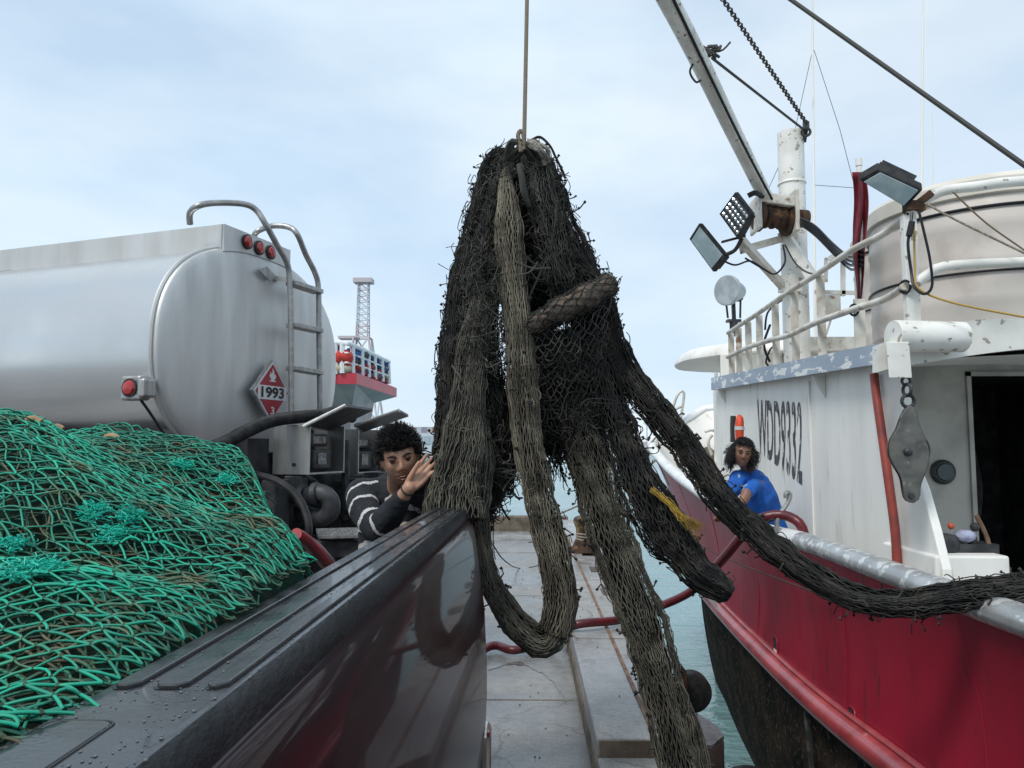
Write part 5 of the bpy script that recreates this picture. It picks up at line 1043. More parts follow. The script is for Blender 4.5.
# dark net lying behind the heap
def dheap(x, y): 
    t_ = (x + 1.45) / .95; return 1.60 - .24 * max(0, t_) ** 1.7 - 1.6 * max(0, y - 2.25) ** 1.2 - .9 * max(0, 2.05 - y) + .015 * mnoise.noise(Vector((x * 8, y * 8, 0)))
dn = thing('dark_green_net', 'thin dark green net lying behind the bright heap, below the tank end', 'fishing net', (-1, 2.2, 1.2))
out = []
for j in range(26):
    for i in range(38):
        a = .05; s = 1 if (i + j) % 2 == 0 else -1; P_ = []
        for k in range(4):
            t_ = k / 3; x = -1.75 + (i + t_) * a / 2 * 1.05; y = 2.0 + j * .024 + .012 * s * (1 - 2 * t_); x += .02 * mnoise.noise(Vector((x * 4, y * 4, 3))); y += .03 * mnoise.noise(Vector((x * 4, y * 4, 8)))
            P_.append((x, y, dheap(x, y) + .004 + random.gauss(0, .002)))
        out.append(P_)
V, Fc = cords(np.array(out), .0022, 4); finish('net_layer', V, Fc, mat('dark green twine', (.008, .06, .045), (.02, .03, .025), .7, scale=8, island=.4), dn, smooth=False)
mb = MB(); G = [[(x, y, dheap(x, y) - .02 - .06 * (1 if x > -.62 else 0)) for y in np.linspace(1.98, 2.6, 20)] for x in np.linspace(-1.75, -.8, 30)]; mb.grid(G); mb.build('net_core', mat('dark net inside', (.02, .025, .022), (.008, .01, .01), .9, scale=20, bump=1, bscale=60), dn)

# ================================================================ HANGING BLACK NET
bn = thing('hanging_net', 'black fishing net bundle hung by a rope, its long strands trailing down', 'fishing net', W(525, 300, 3.3))
mk = mat('black net twine', (.018, .019, .019), (.044, .042, .037), .7, spec=.18, scale=9, island=.5)
mg = mat('grey net twine', (.080, .079, .069), (.036, .036, .033), .75, spec=.18, scale=9, island=.5)
mp_ = mat('pale dry net twine', (.155, .142, .108), (.08, .073, .056), .8, spec=.18, scale=9, island=.5)
mo = mat('olive net twine', (.118, .113, .090), (.058, .056, .046), .8, spec=.18, scale=9, island=.5)
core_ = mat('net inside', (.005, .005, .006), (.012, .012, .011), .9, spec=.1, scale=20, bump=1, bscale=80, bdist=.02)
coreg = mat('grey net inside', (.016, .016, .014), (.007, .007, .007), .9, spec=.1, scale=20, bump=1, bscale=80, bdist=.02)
allstub = []; stubk = []
def kn4(C, r):
    o = np.array([[1, 0, 0], [0, 1, 0], [-1, 0, 0], [0, -1, 0], [0, 0, 1], [0, 0, -1.]]); C = np.asarray(C); V = C[:, None] + o[None] * r * RNG.uniform(.7, 1.4, (len(C), 6, 1))
    f = np.array([[0, 1, 4, 4], [1, 2, 4, 4], [2, 3, 4, 4], [3, 0, 4, 4], [1, 0, 5, 5], [2, 1, 5, 5], [3, 2, 5, 5], [0, 3, 5, 5]]); return V.reshape(-1, 3), (f[None] + (np.arange(len(C)) * 6)[:, None, None]).reshape(-1, 4)
def bundle(ctrl, nc, m, mcore, r=.0021, lam=.055, lump=.18, corer=.76, layers=2, stub=0, fray=0, name='net_strand', lumpf=3, depth_flat=1.0, tang=0, wob=.0, seed=0):
    C = np.array([tuple(W(px, py, D)) + (rad,) for px, py, D, rad in ctrl]); Lh = np.linalg.norm(np.diff(C[:, :3], axis=0), axis=1).sum()
    K = max(8, int(Lh / (lam / 2))); Q = catmull(C, K); P = Q[:, :3]; rad = np.abs(Q[:, 3]); Tt, A, B = frames(P); s = np.linspace(0, Lh, K)
    ph = RNG.uniform(0, 6.28, 8)
    def lobe(th, si):   # lumpy cross-section
        return 1 + lump * (.5 * np.sin(2 * th + ph[0] + si * 1.9) + .35 * np.sin(3 * th + ph[1] - si * 2.7) + .3 * np.sin(5 * th + ph[2] + si * lumpf) + .25 * np.sin(si * 9 + ph[3] + th) + .2 * np.sin(9 * th + ph[4] + si * 5)) + (.04 + .22 * lump) * (np.sin(si * 31 + 2 * np.sin(si * 11 + ph[6]) + th) + .8 * np.sin(si * 53 + 3 * np.sin(si * 17 + ph[5]) - 2 * th + ph[7])) * .8
    def surf(th, k, f=1.0):
        rr = rad[k] * lobe(th, s[k]) * f; return P[k] + rr[..., None] * (np.cos(th)[..., None] * A[k] + depth_flat * np.sin(th)[..., None] * B[k])
    n = 28; G = [surf(np.arange(n) * 2 * math.pi / n, np.full(n, k), corer) for k in range(K)]
    mb = MB(); mb.grid(G, cv=True); mb.add(G[0], [tuple(range(n))]); mb.add(G[-1], [tuple(range(n))[::-1]])
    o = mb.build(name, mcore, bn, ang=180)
    parts = []; kk = np.arange(K)
    for L_ in range(layers):
        f = 1.0 - .06 * L_; N_ = int(nc * (1.25 if L_ == 0 else .9)); dth = 2 * math.pi / N_; drift = RNG.normal(0, .25) 
        th0 = (np.arange(N_) * dth)[:, None] + (.0 if L_ == 0 else .3); sgn = ((np.arange(N_)[:, None] + kk[None]) % 2) * 2 - 1
        th = th0 + sgn * dth * .36 + RNG.normal(0, dth * .2, (N_, K)) + .35 * np.sin(s * 1.3 + ph[5])[None] + drift * s[None] * .3 + .12 * np.sin(s[None] * 7 + ph[6] + 3 * th0)
        fr = f * (1 + RNG.normal(0, .03, (N_, K))) + .05 * np.abs(RNG.normal(0, 1, (N_, 1))) * np.sin(s[None] * 5 + RNG.uniform(0, 6, (N_, 1)))
        KK = np.broadcast_to(kk, (N_, K)); Pc = surf(th, KK, fr)
        if L_ == 0: sel = RNG.random((N_, K)) < .30; parts.append(tuple(kn4(Pc[sel], r * 1.75)))
        parts.append(cords(Pc, r * RNG.uniform(.7, 1.3, (N_, 1)), 4))
    if tang:     # short loose curls on the surface
        M_ = int(tang); kk0 = RNG.integers(0, K, M_); th = RNG.uniform(0, 6.28, M_); base = surf(th, kk0, 1.0); L2 = []
        for b0_, t0, k0 in zip(base, th, kk0):
            out_ = (b0_ - P[k0]); out_ /= np.linalg.norm(out_) + 1e-9; d = RNG.normal(0, 1, 3) ; d -= out_ * d.dot(out_) * .8; d /= np.linalg.norm(d); e = np.cross(out_, d); l = RNG.uniform(.03, .085); c = RNG.normal(0, .35)
            L2.append([b0_ + d * l * u + e * l * c * math.sin(u * 4) + out_ * (.004 + .012 * math.sin(u * 3.1)) for u in np.linspace(0, 1, 7)])
        parts.append(cords(np.array(L2), r * .9, 4))
    if fray:
        L2 = []
        for _ in range(fray):
            t0 = RNG.uniform(0, 6.28); k0 = K - 1; b0_ = surf(np.array([t0]), np.array([k0]), RNG.uniform(.2, 1))[0]; g_ = np.array([RNG.normal(0, .25), RNG.normal(0, .25), -1.0]) * .4 + Tt[-1] * .6; l = RNG.uniform(.03, .16); w_ = RNG.normal(0, .02, (6, 3)).cumsum(0) * l * 4
            L2.append([b0_ + g_ * l * i / 5 + w_[i] for i in range(6)])
        parts.append(cords(np.array(L2), r, 4))
    for _ in range(stub):
        t0 = RNG.uniform(0, 6.28); k0 = int(RNG.integers(1, K - 1)); b0_ = surf(np.array([t0]), np.array([k0]), 1.0)[0]; out_ = b0_ - P[k0]; out_ /= np.linalg.norm(out_) + 1e-9
        d = out_ + RNG.normal(0, .5, 3); d /= np.linalg.norm(d); l = RNG.uniform(.012, .045); e = RNG.normal(0, .25, 3) * l
        allstub.append([b0_ - out_ * .01, b0_ + d * l * .33 + e * .4, b0_ + d * l * .7 + e, b0_ + d * l]); stubk.append(b0_ + d * l)
        if RNG.random() < .5: e2 = RNG.normal(0, .6, 3) * l; q = b0_ + d * l * .7 + e; allstub.append([b0_ + d * l * .33 + e * .4, q, q + e2 * .4, q + e2 * .7]); stubk.append(q + e2 * .7)
    V, Fc = merge(parts); finish('net_twine', V, Fc, m, o, smooth=True, ang=180)
    return o
# body of the bundle
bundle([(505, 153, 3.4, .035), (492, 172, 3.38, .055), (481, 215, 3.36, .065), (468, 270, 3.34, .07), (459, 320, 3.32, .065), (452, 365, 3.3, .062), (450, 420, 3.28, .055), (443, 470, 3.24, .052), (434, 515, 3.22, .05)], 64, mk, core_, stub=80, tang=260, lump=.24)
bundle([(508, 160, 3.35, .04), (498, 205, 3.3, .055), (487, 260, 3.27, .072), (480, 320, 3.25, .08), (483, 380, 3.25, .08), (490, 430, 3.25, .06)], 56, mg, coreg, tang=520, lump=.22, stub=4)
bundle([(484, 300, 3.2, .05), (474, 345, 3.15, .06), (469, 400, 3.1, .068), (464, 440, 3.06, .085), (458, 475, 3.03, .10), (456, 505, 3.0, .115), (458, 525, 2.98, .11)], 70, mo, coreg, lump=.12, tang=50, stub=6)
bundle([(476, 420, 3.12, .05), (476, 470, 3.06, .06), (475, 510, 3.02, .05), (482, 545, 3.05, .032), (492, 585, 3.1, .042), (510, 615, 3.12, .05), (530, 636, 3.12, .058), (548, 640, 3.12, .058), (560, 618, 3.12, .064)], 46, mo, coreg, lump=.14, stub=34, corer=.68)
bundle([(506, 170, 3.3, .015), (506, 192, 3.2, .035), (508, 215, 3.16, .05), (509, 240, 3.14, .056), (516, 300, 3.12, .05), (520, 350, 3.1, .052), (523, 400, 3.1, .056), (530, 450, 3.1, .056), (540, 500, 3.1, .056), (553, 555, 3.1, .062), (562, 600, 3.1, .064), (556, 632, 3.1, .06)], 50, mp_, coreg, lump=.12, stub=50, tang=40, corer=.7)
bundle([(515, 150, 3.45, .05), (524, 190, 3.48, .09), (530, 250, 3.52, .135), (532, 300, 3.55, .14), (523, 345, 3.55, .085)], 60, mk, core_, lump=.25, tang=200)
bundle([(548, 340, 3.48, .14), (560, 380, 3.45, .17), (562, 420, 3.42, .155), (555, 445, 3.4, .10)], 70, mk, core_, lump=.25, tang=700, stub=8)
bundle([(532, 146, 3.32, .04), (545, 180, 3.3, .07), (556, 225, 3.3, .10), (573, 262, 3.28, .095), (592, 285, 3.26, .065), (606, 292, 3.25, .05)], 66, mk, core_, lump=.15, stub=60, tang=160)
bundle([(540, 170, 3.25, .05), (548, 215, 3.22, .07), (556, 260, 3.22, .07), (566, 300, 3.24, .06)], 44, mg, core_, lump=.2, tang=200)
bundle([(575, 290, 3.42, .10), (592, 325, 3.4, .09), (600, 365, 3.38, .075), (600, 400, 3.36, .07), (592, 425, 3.36, .05)], 52, mk, core_, lump=.25, stub=14, tang=220)
bundle([(572, 405, 3.34, .085), (582, 440, 3.3, .085), (592, 475, 3.26, .085), (606, 520, 3.2, .088), (622, 565, 3.15, .088), (638, 610, 3.1, .09), (654, 660, 3.05, .088), (670, 720, 3.0, .086), (686, 790, 2.95, .08)], 60, mo, coreg, lump=.13, stub=60, corer=.66)
bundle([(570, 400, 3.36, .07), (578, 430, 3.33, .08), (588, 465, 3.3, .07), (600, 500, 3.26, .04)], 44, mk, core_, lump=.12, stub=6)
bundle([(648, 655, 3.12, .05), (664, 690, 3.1, .06), (684, 730, 3.08, .065), (700, 790, 3.05, .06)], 40, mp_, core_, lump=.12, stub=4, corer=.7)
bundle([(596, 355, 3.33, .05), (606, 390, 3.3, .062), (618, 425, 3.27, .066), (633, 465, 3.24, .072), (648, 498, 3.2, .085), (665, 530, 3.17, .09), (684, 555, 3.14, .07), (703, 577, 3.1, .062), (722, 588, 3.08, .055), (731, 594, 3.07, .03)], 52, mk, core_, lump=.24, stub=80, corer=.74, tang=60, r=.0025)
bundle([(606, 300, 3.3, .035), (612, 335, 3.3, .045), (626, 368, 3.28, .055), (648, 400, 3.25, .058), (680, 440, 3.22, .055), (712, 485, 3.18, .052), (748, 525, 3.14, .052), (790, 562, 3.1, .052), (830, 588, 3.07, .052), (868, 600, 3.05, .05), (910, 603, 3.03, .05), (955, 597, 2.98, .052), (1000, 592, 2.95, .052), (1070, 585, 2.93, .05)], 44, mk, core_, lump=.24, stub=90, corer=.74, tang=60, r=.0025)
bundle([(506, 395, 3.35, .06), (504, 430, 3.32, .085), (500, 460, 3.28, .075), (494, 490, 3.24, .05), (490, 512, 3.2, .02)], 44, mk, core_, lump=.25, tang=420, fray=20, stub=10)
bundle([(540, 400, 3.42, .08), (550, 430, 3.4, .09), (556, 452, 3.38, .05)], 40, mk, core_, lump=.3, tang=260, fray=60)
# curls of netting and messy tangles
def tangle(box_, n, r, m, l=(.06, .2), curl=1.0, name='loose_twine'):
    L_ = []
    for _ in range(n):
        px, py, D = [random.uniform(a, b) for a, b in box_]; p = np.array(W(px, py, D)); d = RNG.normal(0, 1, 3); d /= np.linalg.norm(d); e = RNG.normal(0, 1, 3); e /= np.linalg.norm(e); ln = random.uniform(*l); k = random.uniform(2, 6) * curl; a = random.uniform(.1, .35)
        L_.append([p + d * ln * (u - .5) + e * ln * a * math.sin(k * u) + np.cross(d, e) * ln * a * math.cos(k * u * .8) for u in np.linspace(0, 1, 9)])
    V, Fc = cords(np.array(L_), r, 4); finish(name, V, Fc, m, bn, smooth=False)
tangle([(484, 540), (375, 450), (3.2, 3.45)], 420, .0018, mk, (.04,.14)); tangle([(535, 600), (335, 440), (3.12, 3.4)], 600, .0019, mk, (.04, .14)); tangle([(463, 500), (245, 375), (3.05, 3.2)], 260, .002, mg, (.04, .12))
tangle([(483, 510), (430, 490), (3.1, 3.3)], 130, .0024, mg, (.05, .14)); tangle([(488, 512), (352, 425), (3.35, 3.5)], 60, .0022, mk, (.08, .2)); tangle([(560, 600), (425, 452), (3.25, 3.4)], 130, .002, mk, (.05, .12))
tangle([(598, 613), (290, 345), (3.25, 3.4)], 60, .002, mk, (.05, .12)); tangle([(503, 560), (165, 290), (3.12, 3.3)], 200, .0020, mk, (.05, .13))
# twig-like hanging ends
hang = [[(500, 475), (512, 492), (520, 500)], [(505, 470), (520, 478), (527, 474)], [(497, 490), (503, 510), (510, 520)], [(512, 488), (516, 497), (523, 498)], [(556, 440), (552, 458), (545, 462)], [(560, 430), (566, 450), (560, 462)], [(516, 262), (532, 268), (551, 268)], [(520, 250), (532, 262), (546, 270)], [(518, 275), (530, 272), (538, 262)], [(607, 436), (615, 425), (622, 400)], [(628, 460), (636, 478), (640, 490)]]
L_ = [catmull([tuple(W(x, y, 3.05 if y < 300 else 3.3)) for x, y in h], 8) for h in hang]; V, Fc = cords(np.array(L_), .0045, 5); tag(finish('twine_ends', V, Fc, mg, bn, smooth=False), kind='stuff')
V, Fc = cords(np.array(allstub), .0030, 4); o = tag(finish('twine_stubs', V, Fc, mk, bn, smooth=False), kind='stuff'); V, Fc = knots(np.array(stubk), .0078); tag(finish('stub_knots', V, Fc, mk, o, smooth=False), kind='stuff')
# rolled cloth caught in the mesh
rollm = mat('brown sacking', (.15, .108, .08), (.085, .065, .05), .85, scale=14, bump=.8, bscale=60, c3=(.05, .045, .04), s3=22, lo3=.5, hi3=.6)
rc = [(528, 328, 3.1, .03), (545, 318, 3.08, .042), (570, 306, 3.06, .048), (594, 293, 3.08, .048), (612, 282, 3.12, .035)]
C = np.array([tuple(W(a, b, c)) + (d,) for a, b, c, d in rc]); Q = catmull(C, 40); rr = Q[:, 3] * (1 + .10 * np.sin(np.arange(40) * .55) + .05 * np.sin(np.arange(40) * 1.9)); mb = MB(); mb.tube(Q[:, :3], rr, 20)
mb.build('caught_roll', rollm, bn)
Tt, A, B = frames(Q[:, :3]); out = []
for j in range(9):
    for sg in (1, -1):
        out.append([Q[k, :3] + (rr[k] * 1.06 + .003) * (math.cos(2 * math.pi * j / 9 + sg * k * .13) * A[k] + math.sin(2 * math.pi * j / 9 + sg * k * .13) * B[k]) for k in range(40)])
out = [np.array(p) + RNG.normal(0, .003, (40, 3)) for p in out]; V, Fc = cords(np.array(out), .0028, 4); finish('mesh_wrap', V, Fc, mk, bn)
def sheet(P4, nu, nv, sag, r, m, name='loose_mesh', jit=.004):
    """open diamond mesh hung between four corners (tl, tr, br, bl)"""
    tl, tr_, br, bl = [np.array(tuple(W(*p))) for p in P4]; nodes = RNG.normal(0, jit, (nv + 2, nu + 2, 3)); out = []
    def pt(i, j):
        u, v = i / nu, j / nv; p = (tl * (1 - u) + tr_ * u) * (1 - v) + (bl * (1 - u) + br * u) * v
        p = p + np.array([0, -sag * math.sin(math.pi * u) * math.sin(math.pi * min(1, v)), -.05 * math.sin(math.pi * u)]) + nodes[j % (nv + 2), i % (nu + 2)]
        return p
    for j in range(nv):
        for i in range(nu):
            s = (i + j) % 2
            a, b = (pt(i, j), pt(i + 1, j + 1)) if s == 0 else (pt(i + 1, j), pt(i, j + 1))
            mid = (a + b) / 2 + RNG.normal(0, jit, 3) - np.array([0, 0, jit]); out.append([a, (a + mid) / 2 - [0, 0, jit * .4], mid, (mid + b) / 2 - [0, 0, jit * .4], b])
    V, Fc = cords(np.array(out), r, 4); finish(name, V, Fc, m, bn, smooth=False)
sheet([(528, 326, 3.07), (612, 288, 3.1), (606, 350, 3.2), (532, 385, 3.2)], 20, 11, .06, .0024, mg)
sheet([(530, 350, 3.14), (604, 330, 3.16), (600, 430, 3.25), (535, 440, 3.25)], 20, 14, .05, .0024, mk)
sheet([(492, 355, 3.3), (540, 355, 3.3), (538, 425, 3.3), (494, 425, 3.3)], 14, 14, .02, .0022, mk)
sheet([(598, 335, 3.3), (622, 335, 3.3), (628, 400, 3.3), (598, 400, 3.3)], 6, 12, .02, .0022, mk)
sheet([(606, 262, 3.2), (622, 275, 3.2), (616, 306, 3.2), (598, 300, 3.2)], 7, 8, .03, .002, mk)
# top knot and pale tie
mb = MB()
for k in range(9):
    a_ = random.uniform(-6, 6); mb.stube([W(530 + a_ * .3, 143 + random.uniform(-3, 3), 3.2), W(538 + a_, 146 + random.uniform(-4, 4), 3.14), W(545 + a_ * .6, 153 + random.uniform(-3, 3), 3.15), W(546 + a_ * .4, 162 + random.uniform(-3, 4), 3.18)], .008, 6, 14)
mb.build('pale_tie', mat('dirty white rope', (.30, .28, .24), (.16, .15, .13), .85, scale=40, bump=.5), bn)
mb = MB(); mb.stube([W(519, 205 - 40, 3.1), W(522, 178, 3.08), W(524, 192, 3.1), (W(529, 206, 3.14))], [.012, .014, .014, .01], 8, 14)
for k in range(14): mb.stube([W(508 + random.uniform(-6, 6), 160, 3.25), W(522 + random.uniform(-10, 14), 142 + random.uniform(-3, 4), 3.2), W(538 + random.uniform(-6, 10), 165, 3.25)], .010, 6, 16)
mb.build('top_wrap', mg, bn)
def lcord(P, r_, n_): mb = MB(); mb.stube(P, r_, 6, n_); mb.build('loose_cord', mk, bn)
lcord([W(548, 185, 3.12), W(556, 205, 3.08), W(553, 235, 3.08), W(545, 262, 3.1), W(528, 300, 3.1)], .004, 20); lcord([W(532, 140, 3.2), W(540, 137, 3.2), W(550, 146, 3.18), W(556, 158, 3.2), W(563, 172, 3.22), (W(565, 178, 3.22))], .006, 20)
lcord([W(436, 345, 3.25), W(434.5, 362, 3.25), W(438, 372, 3.25)], .0025, 12); lcord([W(590, 430, 3.3), W(600, 450, 3.3), W(622, 462, 3.3)], .006, 10)
# yellow frayed rope caught on the strand
ym = mat('yellow frayed rope', (.50, .34, .05), (.33, .22, .05), .8, scale=30); L_ = []
yc = catmull([tuple(W(*p)) for p in ((652, 490, 3.1), (668, 503, 3.05), (682, 518, 3.03), (690, 523, 3.03), (698, 528, 3.05))], 10)
for k in range(38):
    o_ = RNG.normal(0, .0042, 3); n_ = RNG.normal(0, 1, 3); L_.append([yc[i] + o_ * (1 + (i / 9) * .3) + n_ * .018 * (max(0, i - 4) / 5) ** 1.3 + RNG.normal(0, .0035, 3) for i in range(10)])
V, Fc = cords(np.array(L_), .0015, 3); tag(finish('yellow_rope_end', V, Fc, ym, smooth=False), 'frayed yellow rope end stuck on a black net strand before the red bow', 'rope')
# lifting rope up to the boom
mb = MB(); tpb = Vector((.0, 3.95, 5.36)); mb.stube([W(521, 152, 3.2), W(520, 143, 3.2), W(518, 136, 3.2), W(520, 131, 3.2), W(523, 133, 3.2), W(524, 142, 3.2), W(524, 150, 3.2)], .0095, 8, 30)
a = W(524, 150, 3.2); b = W(527, 0, 3.3); P = [a + (b - a) * k / 40 for k in range(41)]; e = P[-1]; P += [e + (tpb - e) * k / 30 for k in range(1, 31)]; mb.tube(P, .0095, 10)
tag(mb.build('hoist_rope', mat('beige hoist rope', (.30, .25, .18), (.18, .15, .11), .85, scale=8, stretch=(20, 20, 60), bump=.6, bscale=60)), 'beige vertical rope lifting the black net bundle', 'rope')
# ================================================================ PEOPLE
def capsules(segs, balls=(), vox=.006, smooth=2):
    """union of tapered limbs and ellipsoids -> one continuous skin (numpy verts, faces)"""
    mb = MB()
    for P, r in segs:
        P = [Vector(p) for p in P]; k = max(10, 6 * len(P)); Q = catmull(np.c_[np.array([tuple(p) for p in P]), np.array(r)], k); T = frames(Q[:, :3])[0]
        C = [Q[0, :3] - T[0] * Q[0, 3] * w for w in (.98, .8, .45)]; R0 = [Q[0, 3] * w for w in (.2, .62, .9)]; C2 = [Q[-1, :3] + T[-1] * Q[-1, 3] * w for w in (.45, .8, .98)]; R2 = [Q[-1, 3] * w for w in (.9, .62, .2)]
        mb.tube(np.array(C + list(Q[:, :3]) + C2), R0 + list(Q[:, 3]) + R2, 16)
    for V, Fc in balls: mb.add(V, Fc)
    me = bpy.data.meshes.new('tmp'); me.from_pydata(mb.v, [], mb.f); ob = bpy.data.objects.new('tmp', me); COL.objects.link(ob)
    rm = ob.modifiers.new('r', 'REMESH'); rm.mode = 'VOXEL'; rm.voxel_size = vox; rm.use_smooth_shade = True
    if smooth: sm = ob.modifiers.new('s', 'SMOOTH'); sm.factor = .5; sm.iterations = smooth
    dg = bpy.context.evaluated_depsgraph_get(); dg.update(); m2 = bpy.data.meshes.new_from_object(ob.evaluated_get(dg))
    V = np.array([v.co[:] for v in m2.vertices]); Fc = [tuple(p.vertices) for p in m2.polygons]
    bpy.data.objects.remove(ob); bpy.data.meshes.remove(me); bpy.data.meshes.remove(m2); return V, Fc
def head_geo(c, Mx, s=1.0, frown=0):
    """sculpted head: local -Y is the face, Z up"""
    n, k = 72, 60; V = []
    g = lambda x, m_, w: math.exp(-((x - m_) / w) ** 2)
    for i in range(k):
        ph = math.pi * (i + .0) / (k - 1); cz = math.cos(ph); sz = math.sin(ph)
        for j in range(n):
            t_ = 2 * math.pi * j / n; x = sz * math.sin(t_); y = -sz * math.cos(t_); z = cz
            X = .073 * x; Y = .093 * y; Z = .112 * z
            if Z < 0: q = (-Z / .112); X *= 1 - .30 * q ** 2; Y = Y * (1 - .12 * q ** 2) if Y < 0 else Y * (1 - .42 * q ** 1.5)
            if Z > 0 and Y > 0: Y *= 1.04
            if Y < 0:
                fr = min(1, -Y / .04); Y = Y * (1 - .07 * g(X, 0, .06) * (1 if abs(Z) < .08 else .4))
                d = .024 * g(X, 0, .0115) * g(Z, -.026, .017) + .012 * g(X, 0, .009) * g(Z, .0, .022) + .008 * (g(X, .012, .007) + g(X, -.012, .007)) * g(Z, -.034, .008)
                d -= .0095 * (g(X, .031, .015) + g(X, -.031, .015)) * g(Z, .006, .0115)
                d += .0065 * (g(X, .029, .02) + g(X, -.029, .02)) * g(Z, .026, .009) + .004 * (g(X, .042, .016) + g(X, -.042, .016)) * g(Z, -.02, .016)
                d += .0085 * g(X, 0, .022) * g(Z, -.057, .006) + .009 * g(X, 0, .019) * g(Z, -.071, .0065) - .006 * g(X, 0, .026) * g(Z, -.064, .003) - .004 * g(X, 0, .02) * g(Z, -.082, .006) + .009 * g(X, 0, .02) * g(Z, -.098, .013)
                d += .0035 * (g(X, .031, .012) + g(X, -.031, .012)) * g(Z, .005, .006)
                Y -= d * fr
            V.append((X, Y, Z))
    Fc = [(i * n + j, i * n + (j + 1) % n, (i + 1) * n + (j + 1) % n, (i + 1) * n + j) for i in range(k - 1) for j in range(n)]
    for sg in (-1, 1):  # ears
        b = len(V); nn = 14
        for i in range(9):
            ph = math.pi * i / 8
            for j in range(nn):
                t_ = 2 * math.pi * j / nn; V.append((sg * (.074 + .010 * math.sin(ph) * math.cos(t_)), .012 + .018 * math.sin(ph) * math.sin(t_), -.008 + .031 * math.cos(ph)))
        Fc += [(b + i * nn + j, b + i * nn + (j + 1) % nn, b + (i + 1) * nn + (j + 1) % nn, b + (i + 1) * nn + j) for i in range(8) for j in range(nn)]
    return [Vector(c) + Mx @ (Vector(p) * s) for p in V], Fc
def skinmat(name, c): return mat(name, c, tuple(x * .75 for x in c), .5, scale=25, lo=.35, hi=.7, bump=.08, bscale=120, bdist=.002, c3=tuple(x * .8 for x in c), s3=8, lo3=.55, hi3=.7)
def facebits(root, c, Mx, s, skin_dark, closed=False, frown=0):
    tf = lambda p: Vector(c) + Mx @ (Vector(p) * s)
    hb = M.setdefault('brow', mat('brow hair', (.008, .007, .007), None, .8)); ew = M.setdefault('eyew', mat('eye white', (.2, .17, .15), None, .25)); ir = M.setdefault('iris', mat('dark iris', (.012, .007, .005), None, .15))
    for sg in (-1, 1):
        mb = MB(); mb.stube([tf((sg * .013, -.0985, .019 - frown)), tf((sg * .028, -.0985, .027)), tf((sg * .047, -.086, .022))], [.0035 * s, .0042 * s, .002 * s], 8, 12, flat=1); mb.build('eyebrow', hb, root)
        q = tf((sg * .031, -.0795, .006)); mb = MB(); mb.ball(q, .0115 * s, n=14, k=9); e_ = mb.build('eye', ew if not closed else skin_dark, root)
        mb = MB(); f = Mx @ Vector((0, -1, -.15 if closed else 0)); mb.ball(q + f * .0065 * s, .0068 * s, n=10, k=7); mb.build('iris', ir, e_)
        mb = MB(); mb.stube([tf((sg * .018, -.0885, .0075)), tf((sg * .030, -.0930, .0120 if not closed else .0085)), tf((sg * .044, -.0835, .008))], .0017 * s, 6, 12); mb.build('eyelash', hb, root)
    mb = MB(); mb.stube([tf((-.022, -.0925, -.0645)), tf((0, -.1015, -.063)), tf((.022, -.0925, -.0645))], .0016 * s, 6, 12); mb.build('mouth_line', skin_dark, root)
    lp = M.setdefault('lips', mat('lips', (.16, .06, .045), None, .45))
    mb = MB(); mb.stube([tf((-.021, -.0915, -.0655)), tf((-.008, -.0995, -.0585)), tf((0, -.1005, -.0598)), tf((.008, -.0995, -.0585)), tf((.021, -.0915, -.0655))], [.001 * s, .0035 * s, .003 * s, .0035 * s, .001 * s], 8, 18); mb.stube([tf((-.018, -.092, -.067)), tf((0, -.1000, -.0708)), tf((.018, -.092, -.067))], [.001 * s, .0045 * s, .001 * s], 8, 14); mb.build('lips', lp, root)
    mb = MB()
    for sg in (-1, 1): mb.ball(tf((sg * .0065, -.1135, -.0385)), .0026 * s, n=8, k=5)
    mb.build('nostrils', skin_dark, root)
def hair(root, c, Mx, s, n, lenr, r, m, shape, curl, cov, name='hair', grav=0.0, out=1.0):
    """cap of curly locks; cov(dir)->bool where hair grows; shape(dir)->radius factor"""
    L_ = []; tries = 0
    while len(L_) < n and tries < n * 12:
        tries += 1; d = RNG.normal(0, 1, 3); d /= np.linalg.norm(d)
        if not cov(d): continue
        base = np.array([d[0] * .073, d[1] * .093, d[2] * .112]); nrm = d * out + np.array([0, 0, -grav]) + RNG.normal(0, .35, 3); nrm /= np.linalg.norm(nrm); ln = RNG.uniform(*lenr) * shape(d)
        e = np.cross(nrm, RNG.normal(0, 1, 3)); e /= np.linalg.norm(e) + 1e-9; f_ = np.cross(nrm, e); k = RNG.uniform(3, 7) * curl; a = ln * .16; K = 8; P = []
        for u in np.linspace(0, 1, K):
            g_ = np.array([0, 0, -grav * ln * u * u * 1.2]); P.append(tuple(Vector(c) + Mx @ (Vector(base * .97 + nrm * ln * u + e * a * math.sin(k * u) + f_ * a * math.cos(k * u) * u + g_) * s)))
        L_.append(P)
    V, Fc = cords(np.array(L_), r * np.linspace(1, .5, 8)[None], 4)
    # dense base cap
    mb = MB(); nn = 40
    G = []
    for i in range(24):
        ph = math.pi * i / 23; row = []
        for j in range(nn):
            t_ = 2 * math.pi * j / nn; d = np.array([math.sin(ph) * math.cos(t_), math.sin(ph) * math.sin(t_), math.cos(ph)]); ok = cov(d); f = (1.0 + .35 * shape(d) * (lenr[0] / .03) * .35 * (1 + .25 * mnoise.noise(Vector(d * 5)))) if ok else .9
            row.append(tuple(Vector(c) + Mx @ (Vector((d[0] * .073 * f, d[1] * .093 * f, d[2] * .112 * f)) * s)))
        G.append(row)
    mb.grid(G, cv=True); o = mb.build(name, m, root); finish('hair_locks', V, Fc, m, o, smooth=True, ang=180); return o
hm = mat('black hair', (.006, .006, .007), (.014, .012, .012), .5, scale=30)

